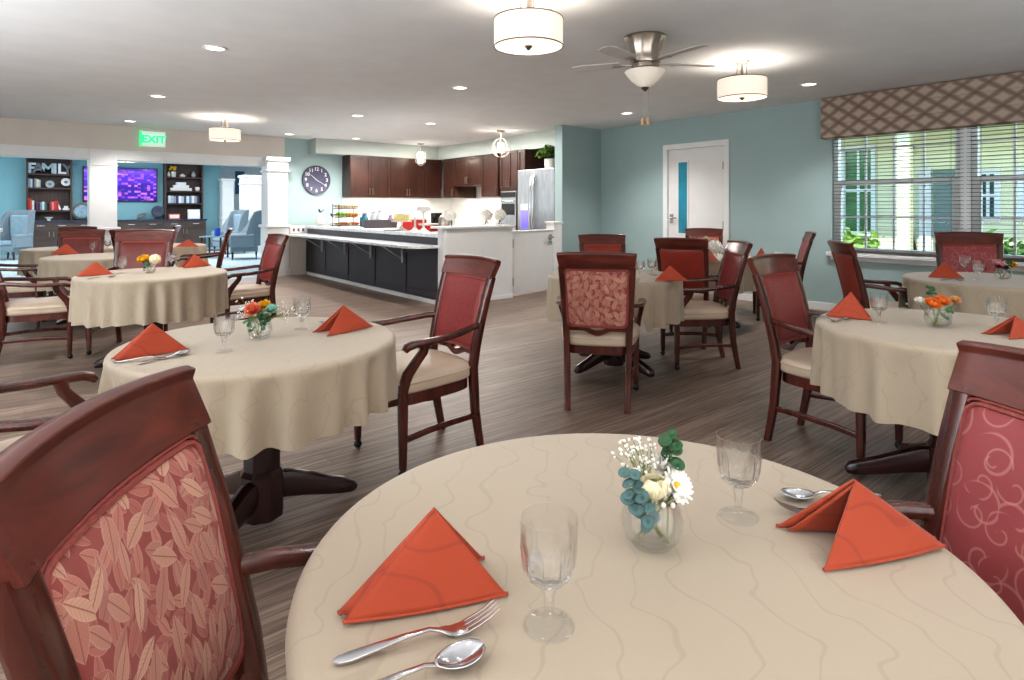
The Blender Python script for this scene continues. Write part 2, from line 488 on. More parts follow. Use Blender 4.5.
def shade(name, col, e):
    m = Mat(name, S(*col), 0.8, emit=S(255, 240, 222), estr=e)
    x, y, z = m.xyz()
    m.base(m.mix(m.noise(m.vec(m.math('MULTIPLY', x, 20), m.math('MULTIPLY', y, 20), z), 8, 2), S(*col), S(*[min(255, c+6) for c in col])))
    return m.m
M['shade'] = shade('linen_drum_shade', (240, 228, 214), 0.42)
M['diffuser'] = shade('drum_diffuser', (250, 240, 226), 0.85)
M['bowl'] = shade('frosted_bowl', (236, 228, 216), 0.12)
M['downlight'] = shade('downlight_lens', (255, 250, 244), 4.0)
M['bulb'] = shade('lit_bulb', (255, 246, 232), 6.0)

# ================================================================ the room shell
CEIL = 2.68
XW = 7.88            # window wall
struct('floor', MB().box(-5, XW + 0.15, -3, 12.15, -0.08, 0), M['floor'])
fl2 = struct('floor_family', MB().box(-5, 9.2, 12.15, 24.2, -0.08, 0).box(-5, 3.95, 11.75, 12.15, 0, 0.004), M['carpet'])
struct('ceiling', MB().box(-5.2, XW + 0.15, -3.2, 12.15, CEIL, CEIL + 0.12), M['ceiling'])
struct('ceiling_family', MB().box(-5, 9.2, 12.3, 24.2, 2.82, 2.95), M['ceiling'])

# window wall with one window opening and one door opening
WZ0, WZ1, WY0, WY1 = 0.75, 2.32, -0.86, 3.31
DY0, DY1, DZ = 4.80, 5.80, 2.22
w = MB()
w.box(XW, XW + 0.15, -3, WY0, 0, CEIL).box(XW, XW + 0.15, WY0, WY1, 0, WZ0).box(XW, XW + 0.15, WY0, WY1, WZ1, CEIL)
w.box(XW, XW + 0.15, WY1, DY0, 0, CEIL).box(XW, XW + 0.15, DY0, DY1, DZ, CEIL).box(XW, XW + 0.15, DY1, 12.15, 0, CEIL)
struct('wall_right', w, M['teal'])
struct('wall_left', MB().box(-5.15, -5, -3, 24.2, 0, CEIL + 0.3), M['teal'])
struct('wall_front', MB().box(-5, XW, -3.15, -3, 0, CEIL), M['cream'])
struct('wall_back', MB().box(3.97, XW, 12.0, 12.15, 0, CEIL), M['teal'])
struct('wall_stub', MB().box(6.93, XW, 7.2, 7.38, 0, CEIL), M['teal'])
struct('wall_beam', MB().box(-5, 3.97, 11.95, 12.3, 2.27, CEIL + 0.2).box(-5, -0.72, 11.95, 12.3, 0, 2.27), M['cream'])
struct('trim_1', MB().box(-0.72, 3.62, 11.93, 12.3, 2.10, 2.27), M['white_trim'], bevel=0.006)
def column(n, x0, x1, y0, y1, crown=True):
    m = MB().box(x0 + .015, x1 - .015, y0 + .015, y1 - .015, 0, 2.27)
    m.box(x0, x1, y0, y1, 0, 0.92).box(x0 - .02, x1 + .02, y0 - .02, y1 + .02, 0, 0.15).box(x0 - .03, x1 + .03, y0 - .03, y1 + .03, 0.93, 0.98)
    if crown: m.box(x0 - .012, x1 + .012, y0 - .012, y1 + .012, 2.0, 2.03).box(x0 - .02, x1 + .02, y0 - .02, y1 + .02, 2.2, 2.27)
    else: m.box(x0 + .005, x1 - .005, y0 + .005, y1 - .005, 2.0, 2.02)
    struct('trim_%d' % n, m, M['white_trim'], bevel=0.005)
column(2, 0.808, 1.222, 11.90, 12.31, False)
column(3, 3.56, 3.97, 11.70, 12.11)
column(4, -0.70, -0.288, 11.90, 12.31, False)
# soffit over the kitchen cabinets, splashback, peninsula wall and its cap
M['soffit'] = plain('pale_soffit_paint', (186, 194, 190), 0.8, 0.01, 3)
M['splash'] = plain('white_tile_splashback', (226, 224, 220), 0.3, 0.01, 6)
struct('trim_5', MB().box(4.46, XW, 11.6, 12.0, 2.39, CEIL).box(7.28, XW, 7.38, 11.6, 2.39, CEIL), M['soffit'])
struct('trim_6', MB().box(5.17, XW, 11.985, 12.0, 0.92, 1.53).box(XW - .012, XW, 9.4, 11.985, 0.92, 2.0), M['splash'])
struct('wall_peninsula', MB().box(4.305, 5.5, 6.75, 6.87, 0, 1.02).box(4.345, 4.40, 6.735, 6.75, 0.06, 1.0), M['white'])
struct('trim_7', MB().box(4.28, 5.53, 6.71, 7.02, 1.02, 1.052), M['white_trim'], bevel=0.006)
struct('trim_8', MB().box(6.56, 6.73, 7.0, 7.19, 0, 1.05).box(6.54, 6.75, 6.98, 7.2, 1.05, 1.08), M['white'], bevel=0.004)
# baseboards
struct('baseboard_right', MB().box(XW - .014, XW, -3, DY0 - .08, 0, 0.1).box(XW - .014, XW, DY1 + .08, 7.2, 0, 0.1), M['white_trim'], bevel=0.004)
struct('baseboard_stub', MB().box(6.93, XW - .014, 7.186, 7.2, 0, 0.1), M['white_trim'], bevel=0.004)
struct('baseboard_peninsula', MB().box(4.305, 5.5, 6.738, 6.75, 0, 0.05), M['white_trim'])

# white service door in the window wall
dr = struct('door_1', MB().box(XW + .01, XW + .055, DY0 + .012, DY1 - .012, 0.012, DZ - .012), M['white'], bevel=0.003)
MB().box(XW - .018, XW + .06, DY0 - .075, DY0 + .01, 0, DZ - .01).box(XW - .018, XW + .06, DY1 - .01, DY1 + .075, 0, DZ - .01).box(XW - .018, XW + .06, DY0 - .075, DY1 + .075, DZ - .01, DZ + .075).build('door_frame', M['white_trim'], dr, 0.005)
M['lite'] = plain('blue_door_glass', (52, 138, 160), 0.12, 0.1, 3)
p1_ = at_x(687, 162, XW); p2_ = at_x(678.4, 233, XW)
lite = MB().box(XW + .002, XW + .02, p1_.y, p2_.y, p2_.z, p1_.z).build('door_glass', M['lite'], dr)
ly0, ly1, lz0, lz1 = min(p1_.y, p2_.y), max(p1_.y, p2_.y), p2_.z, p1_.z
lf = MB()
for q in ((ly0 - .02, ly0, lz0 - .02, lz1 + .02), (ly1, ly1 + .02, lz0 - .02, lz1 + .02), (ly0, ly1, lz0 - .02, lz0), (ly0, ly1, lz1, lz1 + .02)):
    lf.box(XW, XW + .02, *q)
lf.build('glass_bead', M['white_trim'], dr)
hp = at_x(671.5, 218.5, XW)
h = MB().lathe([(0.033, 0), (0.033, .012), (.012, .014), (.012, .05)], 20, (XW + .01, hp.y, hp.z), axis='x')
h = MB()
for i in range(1):
    h.box(XW - .004, XW + .011, hp.y - .03, hp.y + .03, hp.z - .07, hp.z + .07)
    h.tube([(XW + .0, hp.y, hp.z + .01), (XW - .055, hp.y, hp.z + .01)], 0.012, 12)
    h.tube([(XW - .05, hp.y + .01, hp.z + .01), (XW - .052, hp.y - .06, hp.z + .012), (XW - .048, hp.y - .12, hp.z + .006)], [0.013, 0.011, 0.009], 10)
h.build('door_handle', M['steel'], dr, 0.002)
for zz in (0.3, 1.05, 1.92):
    MB().tube([(XW - .004, DY0 + .008, zz - .06), (XW - .004, DY0 + .008, zz + .06)], 0.011, 10).box(XW + .004, XW + .012, DY0 + .012, DY0 + .04, zz - .055, zz + .055).build('hinge', M['nickel'], dr)

# white half door into the kitchen, standing a little ajar
hd = thing('door_2', 'white half door beside the white peninsula wall, below the steel refrigerator', 'door', (5.52, 6.80, 0), math.atan2(0.2, 1.03)); hd['kind'] = 'structure'
MB().box(0, 1.045, 0, 0.045, 0.03, 0.94).build('half_door_slab', M['white'], hd, 0.004)
MB().box(-.01, 1.06, -.012, 0.08, 0.94, 0.962).build('half_door_ledge', M['white_trim'], hd, 0.003)
hh = MB().lathe([(0.05, 0), (0.05, .012), (.018, .018), (.017, .06), (.001, .06)], 24, (0.95, 0, 0.84), axis='y').tube([(0.955, -.06, .84), (.88, -.062, .842), (.82, -.055, .836)], [.018, .015, .012], 10).box(.90, 1.0, -.006, 0, .72, .77)
hh.build('door_handle', M['steel'], hd)
for zz in (0.22, 0.78):
    MB().tube([(0.0, -.010, zz - .065), (0.0, -.010, zz + .065)], 0.014, 10).box(0.0, .045, -.006, 0, zz - .06, zz + .06).build('hinge', M['nickel'], hd)

# ---------------------------------------------------------------- the window: three units side by side
units = [(1.99, 3.31), (0.57, 1.89), (-0.86, 0.47)]
M['vinyl'] = plain('white_window_vinyl', (222, 226, 226), 0.4, 0.01, 5)
RAILZ = 1.61
for i, (y0, y1) in enumerate(units):
    x0, x1 = XW + .05, XW + .13
    f = MB().box(x0, x1, y0, y0 + .05, WZ0, WZ1).box(x0, x1, y1 - .05, y1, WZ0, WZ1).box(x0, x1, y0 + .05, y1 - .05, WZ0, WZ0 + .06).box(x0, x1, y0 + .05, y1 - .05, WZ1 - .05, WZ1)
    wo = struct('window_%d' % (i + 1), f, M['vinyl'], bevel=0.004)
    MB().box(x0 - .005, x1 - .02, y0 + .05, y1 - .05, RAILZ - .03, RAILZ + .03).box(x0, x1 - .02, y0 + .05, y0 + .08, WZ0 + .06, RAILZ).box(x0, x1 - .02, y1 - .08, y1 - .05, WZ0 + .06, RAILZ).build('meeting_rail', M['vinyl'], wo, 0.003)
    mt = MB()
    for k in (1, 2, 3):
        yy = y0 + .05 + (y1 - y0 - .1) * k / 4
        mt.box(x0 + .03, x0 + .05, yy - .011, yy + .011, WZ0 + .06, WZ1 - .05)
    for zz in ((WZ0 + .06 + RAILZ) / 2 - .02, (RAILZ + WZ1 - .05) / 2 + .08):
        mt.box(x0 + .031, x0 + .049, y0 + .05, y1 - .05, zz - .011, zz + .011)
    mt.build('muntins', M['vinyl'], wo)
    MB().box(x0 + .038, x0 + .042, y0 + .05, y1 - .05, WZ0 + .06, WZ1 - .05).build('window_glass', M['pane'], wo)
for k, (y0, y1) in enumerate(((1.89, 1.99), (0.47, 0.57))):
    struct('trim_%d' % (9 + k), MB().box(XW + .02, XW + .14, y0, y1, WZ0, WZ1), M['vinyl'], bevel=0.003)
struct('trim_11', MB().box(XW - .075, XW + .05, WY0 - .06, WY1 + .05, WZ0 - .045, WZ0).box(XW - .02, XW, WY0 - .03, WY1 + .02, WZ0 - .1, WZ0 - .045), M['white_trim'], bevel=0.006)

# open slat blinds, one in each unit
names = ['taupe slat blind in the left window unit next to the teal wall, slats open', 'taupe slat blind in the right window unit behind the chair at the window table', 'taupe slat blind in the third window unit past the right edge']
for i, (y0, y1) in enumerate(units[:2]):
    y0b, y1b = y0 - .045, y1 + (.045 if i else .0)
    b = thing('window_blind', names[i], 'blind', (XW + .024, (y0b + y1b) / 2, WZ0), 0, 'open blinds in the window')
    hw = (y1b - y0b) / 2 - .008
    sl = MB()
    zz = 0.07
    while zz < WZ1 - WZ0 - .05:
        sl.add([(-.02, -hw, zz + .002), (.02, -hw, zz - .002), (.02, hw, zz - .002), (-.02, hw, zz + .002),
                (-.02, -hw, zz + .0045), (.02, -hw, zz + .0005), (.02, hw, zz + .0005), (-.02, hw, zz + .0045)],
               [(3,2,1,0),(4,5,6,7),(0,1,5,4),(1,2,6,5),(2,3,7,6),(3,0,4,7)])
        zz += 0.043
    s_ = sl.build('slats', M['blind'], b); s_['kind'] = 'stuff'
    MB().box(-.022, .02, -hw, hw, .012, .034).build('bottom_rail', M['blind'], b, 0.004)
    MB().box(-.022, .022, -hw, hw, WZ1 - WZ0 - .045, WZ1 - WZ0 - .004).build('head_rail', M['blind'], b, 0.004)
    for k in range(4):
        yy = -hw + .12 + (2*hw - .24) * k / 3
        MB().tube([(-.022, yy, .02), (-.022, yy, WZ1 - WZ0 - .03)], 0.0013, 5).tube([(.021, yy, .02), (.021, yy, WZ1 - WZ0 - .03)], 0.0013, 5).build('ladder_cord', M['blind'], b)
# fabric valance over the window
va = thing('window_valance', 'taupe fabric valance with a diamond lattice pattern across the top of the window', 'valance', (XW, 0, 0))
XV = 7.765
vz0, vz1 = 2.165, 2.672
prof = []
for i in range(3):
    a = vz0 + (vz1 - vz0) * i / 3; b = vz0 + (vz1 - vz0) * (i + 1) / 3
    prof += [(-.004, a), (-.024, a + .012), (-.02, a + .05), (-.004, b - .004)]
ym = (-1.0, 3.395)
vb = MB().loft([[(XV - XW + dx, yy, z) for dx, z in prof] + [(-.002, yy, vz1), (-.002, yy, vz0)] for yy in ym])
vb.build('valance_fabric', M['valance'], va, 0, sharp=60)

# ================================================================ dining chair
def bow(x, w=0.25, d=0.032):
    return -d * (1 - (x / w) ** 2)
def lean(z):
    pts = [(0, -.285), (.2, -.245), (.45, -.225), (.6, -.245), (.8, -.29), (1.03, -.36)]
    for (z0, y0), (z1, y1) in zip(pts, pts[1:]):
        if z <= z1: return y0 + (y1 - y0) * (z - z0) / (z1 - z0)
    return pts[-1][1]
def half(z):
    return 0.19 + 0.010 * min(z, .45) / .45 + max(0, z - .45) * .040

def seat_outline(s=1.0, n=44, ins=0.0):
    pts = []
    for i in range(n):
        a = 2 * PI * i / n
        c, q = math.cos(a), math.sin(a)
        e = 0.42
        x = math.copysign(abs(c) ** e, c); y = math.copysign(abs(q) ** e, q)
        yy = 0.02 + y * (0.262 - ins)
        hw = 0.252 + 0.03 * (y + 1) / 2 * 1.0 - ins
        hw = 0.228 + 0.06 * (y + 1) / 2 - ins
        pts.append((x * hw * s, 0.02 + (yy - 0.02) * s + (0.018 * q * (1 - abs(x) ** 2) if y > 0.9 else 0)))
    return pts

def make_chair(name, label, front, rear):
    t = thing(name, label, 'chair')
    # rear legs run up into the back posts
    for s in (-1, 1):
        zs = [0, .1, .22, .34, .45, .56, .68, .80, .925]
        MB().sweep([(s * half(z), lean(z) + bow(half(z)) * smooth01((z - .5) / .4), z) for z in zs], [.040, .041, .042, .042, .043, .044, .046, .048, .050], [.036, .040, .045, .05, .052, .05, .046, .041, .035], up=(1, 0, 0) if False else (0, 1, 0), k=.3).build('leg', M['wood'], t)
    # front legs with a caster
    for s in (-1, 1):
        lg = MB().sweep([(s * .245, .222, z) for z in (.045, .16, .3, .42)], [.032, .038, .043, .045], [.032, .038, .043, .045], up=(0, 1, 0), k=.25).build('leg', M['wood'], t)
        MB().ell((s * .245, .222, .022), .022, .022, .022, 12, 8).tube([(s * .245, .222, .03), (s * .245, .222, .055)], .012, 8).build('caster', M['black'], lg)
    # seat
    mb = MB()
    rings = []
    for z, sc in ((.405, .95), (.408, .985), (.42, 1.0), (.452, 1.0), (.468, .985), (.482, .94), (.492, .82), (.498, .6), (.501, .3), (.502, .05)):
        rings.append([(x, y, z) for x, y in seat_outline(sc)])
    mb.loft(rings).build('seat', M['seat'], t, sharp=60)
    MB().ring([(x, y, .457) for x, y in seat_outline(1.004)], .0045, 6).build('seat_piping', M['seat'], t)
    o_, i_ = seat_outline(1, 44, .012), seat_outline(1, 44, .04)
    MB().loft([[(x, y, .405) for x, y in o_], [(x, y, .35) for x, y in o_], [(x, y, .35) for x, y in i_], [(x, y, .405) for x, y in i_]], False, False).build('seat_frame', M['wood'], t)
    # side stretchers
    for s in (-1, 1):
        MB().sweep([(s * .194, -.245, .19), (s * .222, -.08, .198), (s * .238, .08, .195), (s * .245, .222, .18)], .02, .03).build('stretcher', M['wood'], t)
    # top rail, bowed backwards in plan, over the posts
    rl = MB(); rr = []
    for i in range(17):
        x = -.25 + .5 * i / 16
        b = bow(x)
        crown = .010 * (1 - (x / .25) ** 2)
        z0, z1 = .918, 1.018 + crown
        y0, y1 = lean(z0) + b, lean(z1) + b
        th = .020
        rr.append([(x * .945, y0 + th, z0), (x * .985, y1 + th * .7, z1 - .022), (x, y1 + th * .9, z1 - .006), (x, y1 + .004, z1), (x, y1 - .008, z1 - .001), (x, y1 - th - .004, z1 - .010), (x * .99, y1 - th, z1 - .03), (x * .945, y0 - th, z0)])
    rl.loft(rr).build('top_rail', M['woodx'], t, .003, sharp=50)
    # upholstered panels
    def panel_pts(off, ins, n=9):
        pass
    def outl(ins, zlo=.542, zhi=.908, n=10):
        """rounded outline of the pad: bowed, tapering to the seat"""
        pts = []
        cr = .03
        for (sx, sz, a0) in ((1, 1, 0), (-1, 1, 90), (-1, -1, 180), (1, -1, 270)):
            for q in range(0, 91, 30):
                g = rad(a0 + q)
                z = (zhi - ins - cr if sz > 0 else zlo + ins + cr) + cr * math.sin(g)
                hw = half(z) - .019 - ins
                x = sx * (hw - cr) + cr * math.cos(g)
                pts.append((x, z))
            # straight run to the next corner
            if (sx, sz) in ((1, 1), (-1, -1)):
                zc = pts[-1][1]; xe = -pts[-1][0]
                for k in range(1, 8):
                    f = k / 8; pts.append((pts[-k][0] * (1) if False else (1 - 2 * f) * (half(zc) - .019 - ins - cr) * sx, zc))
            else:
                ze = (zlo + ins + cr) if sz > 0 else (zhi - ins - cr)
                zs_ = pts[-1][1]
                for k in range(1, 8):
                    z = zs_ + (ze - zs_) * k / 8
                    pts.append((sx * (half(z) - .019 - ins), z))
        return pts
    def surf(x, z, off):
        return (x, lean(z) + bow(x) * .9 + off, z)
    def pad(sgn, name, mat, puff):
        rings = []
        for ins, off in ((0, -.004), (0, .010), (.004, .014), (.014, .015 + puff * .35), (.04, .015 + puff * .75), (.08, .015 + puff * .95), (.125, .015 + puff)):
            rings.append([surf(x, z, sgn * off) for x, z in outl(ins)])
        p = MB().loft(rings).build(name, mat, t, sharp=60)
        MB().ring([surf(x, z, sgn * .015) for x, z in outl(.001)], .0052, 6).ring([surf(x, z, sgn * .014) for x, z in outl(-.007)], .0035, 6).build('piping', M['piping'], p)
        return p
    pad(1, 'backrest', front, .016)
    pad(-1, 'back_panel', rear, .004)
    # lower rail with the scooped hand hole
    def lowrail(f):
        m = MB(); N = 20; rings = []
        up, mid_a, mid_b, lo = [], [], [], []
        for i in range(N + 1):
            x = -.185 + .37 * i / N
            u = x / .185
            top = .560
            hole = max(0, 1 - (x / .052) ** 2)
            hb = .533 + .010 * math.sqrt(hole); ha = .533 - .018 * math.sqrt(hole)
            bot = .512 - .032 * max(0, math.cos(min(abs(x) / .085, 1) * PI / 2)) ** 1.3 - .004 * u * u
            up.append((x, top)); mid_b.append((x, hb)); mid_a.append((x, ha)); lo.append((x, bot))
        for hi, lw in ((up, mid_b), (mid_a, lo)):
            m.loft([[surf(x, z, .013), surf(x, z, -.013), surf(x, z2, -.013), surf(x, z2, .013)] for (x, z), (_, z2) in zip(hi, lw)])
        return m
    lowrail(0).build('lower_rail', M['wood'], t)
    # arms: sweep out from the posts and end in a rolled-over hand rest; support grows from the front leg
    for s in (-1, 1):
        path = [(s * .205, -.262, .675), (s * .232, -.20, .672), (s * .266, -.09, .660), (s * .285, .03, .650), (s * .290, .13, .648), (s * .288, .19, .646), (s * .286, .222, .636), (s * .285, .236, .620)]
        a = MB().sweep(path, [.030, .036, .044, .048, .052, .056, .054, .040], [.034, .034, .032, .032, .034, .036, .036, .026], k=.45).build('armrest', M['wood'], t)
        sp = [(s * .245, .224, .40), (s * .252, .222, .44), (s * .262, .205, .50), (s * .272, .165, .555), (s * .280, .130, .60), (s * .284, .118, .642)]
        MB().sweep(sp, [.044, .040, .034, .032, .034, .038], [.044, .050, .052, .046, .042, .046], up=(0, 1, 0.3), k=.3).build('arm_support', M['wood'], a)
    return t

protoA = make_chair('dining_chair', 'x', M['scroll'], M['leaf'])
protoB = make_chair('dining_chair', 'x', M['wine_vinyl'], M['red_vinyl'])
def recolour(root, part, mat):
    for c in root.children:
        if c.name.split('.')[0] == part:
            c.material_slots[0].link = 'OBJECT'; c.material_slots[0].material = mat
CHAIRS = []
used = {'A': 0, 'B': 0}
GC = 'armchairs at the dining tables'
def chair(kind, X, D, fX, fD, label, table, front=None, rear=None, scale=None):
    """X, D: where the seat stands (right of / ahead of the tripod); fX, fD: the way it faces"""
    loc = cw(X, D); f = cdir(fX, fD); rz = math.atan2(-f.x, f.y)
    src = protoA if kind == 'A' else protoB
    if not used[kind]:
        c = src; c.location = loc; c.rotation_euler = (0, 0, rz); c['label'] = label; c['group'] = GC
        if scale: c.scale = (scale,) * 3
        used[kind] = 1
    else:
        c = dup(src, loc, rz, label, GC, scale)
    recolour(c, 'backrest', front or (M['scroll'] if kind == 'A' else M['wine_vinyl']))
    if rear: recolour(c, 'back_panel', rear)
    CHAIRS.append((loc, f, table))
    return c

# table centres (right of, ahead of the tripod), radius
TABLES = {
 'near':   (0.190, 0.945, 0.508, 'nearest round dining table, under the cloth in the foreground'),
 'left':   (-1.025, 2.46, 0.535, 'round pedestal dining table left of centre, dark base showing under its cloth'),
 'midleft': (-2.985, 5.00, 0.55, 'round dining table at the left in front of the plain red chair back'),
 'farleft': (-4.64, 6.78, 0.555, 'round dining table at the far left between the white column and the yellow flowers'),
 'back':   (-5.97, 8.12, 0.54, 'round dining table farthest left, by the wingback armchair'),
 'column': (-5.06, 8.74, 0.54, 'round dining table at the back in front of the low grey cabinets'),
 'middle': (0.825, 4.85, 0.53, 'round dining table in the middle behind the leaf-backed chair'),
 'door':   (2.17, 6.68, 0.55, 'round dining table nearest the white wall door'),
 'right':  (1.975, 2.71, 0.535, 'round dining table at the right in front of the window table'),
 'window': (3.64, 4.55, 0.57, 'round dining table closest to the window sill'),
}
chair('A', -.205, .865, .995, .10, 'nearest dining armchair at the left edge, large leaf-pattern fabric panel', 'near', front=M['leaf'])
chair('A', .635, 1.00, -.995, -.10, 'dining armchair at the right edge with rose scroll fabric, by the nearest table', 'near')
chair('A', -.51, 3.21, -.77, -.64, 'dining armchair right of the coral flower table, turned left towards it', 'left', front=M['wine_vinyl'])
chair('B', -1.57, 2.01, .62, .78, 'dining armchair at the left edge, two arms and seat showing, by the coral flower table', 'left')
chair('B', -4.14, 5.24, .80, .60, 'dining armchair at the left edge, seat and front leg showing, by the yellow flower table', 'midleft')
chair('B', -2.76, 6.15, -.74, -.67, 'dining armchair right of the yellow flower table, facing left beside the bar end', 'midleft')
chair('B', -3.55, 5.60, .25, -.97, 'dining chair behind the yellow flowers, broad plain dark red back', 'midleft', front=M['dark_red'], scale=1.06)
chair('B', -5.40, 6.52, .85, .53, 'dining armchair at the far left edge, only arms and seat, behind another empty chair', 'farleft')
chair('B', -5.36, 7.42, .5, -.87, 'red backed dining chair behind the far left table, left of the white column', 'farleft', front=M['dark_red'])
chair('B', -6.42, 8.68, .3, -.95, 'dining chair mostly hidden behind another red chair, by the wingback armchair', 'back', front=M['dark_red'])
chair('B', -5.0, 8.17, -.05, 1.0, 'dining chair with plain dark red back below the white column, seen from behind', 'column', rear=M['dark_red'])
chair('B', -5.66, 9.40, -.93, -.36, 'dining chair seen side-on in front of the grey cabinets below the television', 'column')
chair('B', -4.20, 8.05, -.9, -.43, 'dining armchair facing left before the small side table with a blue cup', 'column')
chair('A', .60, 4.11, .20, .98, 'dining armchair in the middle seen from behind, leaf-pattern back against the white cloth table', 'middle')
chair('B', 1.55, 5.05, -1, 0.02, 'dining armchair right of the middle table, facing left, whole side in view', 'middle')
chair('B', .945, 5.95, 0, -1, 'dining chair on the far side of the middle table, orange-red panel facing out', 'middle', front=M['red_vinyl'])
chair('B', 1.74, 5.86, .5, .87, 'dining armchair with plain orange-red back, left of the white flower table', 'door')
chair('A', 2.52, 7.85, -.28, -.96, 'dining chair in front of the white wall door', 'door', front=M['leaf'])
chair('B', 3.12, 7.08, -.95, .3, 'dining chair standing side-on against the teal wall, left of the window', 'door')
chair('B', 1.76, 3.26, .62, -.78, 'dining armchair with wine red back and beige seat, left of the orange rose table', 'right')
chair('B', 3.12, 5.0, .98, -.17, 'dining armchair with orange-red back under the left end of the window sill', 'window')
chair('A', 4.07, 5.28, -.5, -.86, 'dining chair in front of the window blinds, scroll fabric panel facing out', 'window', scale=1.05)

# ================================================================ tables and cloths
ZT = 0.760
FEET = {'left': (40, 140, 258), 'right': (83, 153, 230, 320)}
def table(key):
    X, D, r, lab = TABLES[key]
    c = cw(X, D)
    t = thing('dining_table', lab, 'table', c, -HEAD, 'round dining tables')
    MB().lathe([(r - .03, .715), (r - .012, .72), (r - .012, ZT - .012), (r - .02, ZT - .004)], 64).build('tabletop', M['wood_dark'], t)
    n = 8
    MB().lathe([(.085, .04), (.088, .07), (.088, .22), (.075, .24), (.075, .62), (.10, .66), (.16, .70), (.16, .716)], n, mod=None).build('pedestal', M['wood_dark'], t, .006, sharp=20)
    for a in FEET.get(key, (35, 125, 215, 305)):
        g = rad(a); dx, dy = math.cos(g), math.sin(g)
        MB().sweep([(dx*q, dy*q, z) for q, z in ((.03, .155), (.10, .148), (.19, .118), (.27, .088), (.34, .066), (.385, .052), (.408, .04))], [.075, .072, .068, .066, .068, .066, .04], [.13, .12, .10, .085, .075, .062, .03], k=.45).build('foot', M['wood_dark'], t)
    return t

def cloth(key, label, hang=0.31, seed=1, folds=17):
    X, D, r, _ = TABLES[key]
    c = cw(X, D)
    rnd = random.Random(seed)
    ph = [rnd.uniform(0, 6.28) for _ in range(6)]
    near = [(l, f) for l, f, t in CHAIRS if (l - c).length < 1.1]
    mb = MB(); N = 224
    rings = []
    for q in (0.001, .25, .5, .75, .9):
        rings.append([(c.x * 0 + r*q*math.cos(2*PI*j/N), r*q*math.sin(2*PI*j/N), ZT) for j in range(N)])
    def fold(a):
        return 0.55*math.sin(folds*a + ph[0] + 0.9*math.sin(3*a + ph[1])) + 0.3*math.sin((folds - 6)*a + ph[2] + .5*math.sin(2*a)) + 0.25*math.sin((folds + 9)*a + ph[3])
    prof = [(-.022, 0), (-.012, -.0012), (-.004, -.005), (.0015, -.012), (.004, -.022)]
    for dr, dz in prof:
        rings.append([((r+dr)*math.cos(2*PI*j/N), (r+dr)*math.sin(2*PI*j/N), ZT + dz) for j in range(N)])
    S_ = 14
    for k in range(1, S_ + 1):
        t = k / S_
        ring = []
        for j in range(N):
            a = 2*PI*j/N
            fv = fold(a)
            amp = .036 * t ** .6
            rr = r + .004 + .010*t + amp * (fv - .3) + .006 * t * math.sin(2*a + ph[4])
            h = hang * (1 + .03*math.sin(4*a + ph[5]) + .015*fv)
            z = ZT - .022 - (h - .022) * t
            x, y = rr*math.cos(a), rr*math.sin(a)
            for l, f in near:
                wx, wy = c.x + x - l.x, c.y + y - l.y
                ly = wx*f.x + wy*f.y; lx = wx*f.y - wy*f.x
                if ly < -.2: continue
                arm = smooth01((.062 - abs(abs(lx) - .286)) / .030) * smooth01((.275 - ly) / .03)
                seat = smooth01((.33 - abs(lx)) / .03) * smooth01((.315 - ly) / .03)
                z = max(z, .674 * arm, .510 * seat)
            ring.append((x, y, z))
        rings.append(ring)
    mb.loft(rings, True, False)
    o = mb.build('tablecloth', M['cloth'], None, 0, sharp=180, loc=c)
    return tag(o, label, 'tablecloth', 'champagne tablecloths')
for k in TABLES: table(k)
cloth('near', 'champagne wave-pattern tablecloth covering the nearest table, filling the foreground', .30, 3)
cloth('left', 'champagne tablecloth on the coral flower table, falling in soft folds left of centre', .255, 12, 23)
cloth('midleft', 'champagne tablecloth on the yellow flower table, deep even folds to the hem', .34, 5, 25)
cloth('farleft', 'champagne tablecloth behind the yellow flower table, with one napkin at its left', .33, 8, 19)
cloth('back', 'champagne tablecloth on the farthest left table, in front of the wingback armchair', .33, 9, 17)
cloth('column', 'champagne tablecloth in front of the low grey cabinets, partly behind a red chair back', .33, 21, 17)
cloth('middle', 'champagne tablecloth on the middle table, half hidden by the leaf-backed chair', .34, 6, 17)
cloth('door', 'champagne tablecloth with white flowers on it, nearest the white wall door', .33, 17, 17)
cloth('right', 'champagne tablecloth at the right under the orange rose vase, broad folds down its front', .32, 4, 21)
cloth('window', 'champagne tablecloth under the window sill at the right edge, mixed flowers on it', .33, 19, 17)

# ================================================================ things on the tables
def tz(x, y, z=ZT): return at_z(x, y, z)

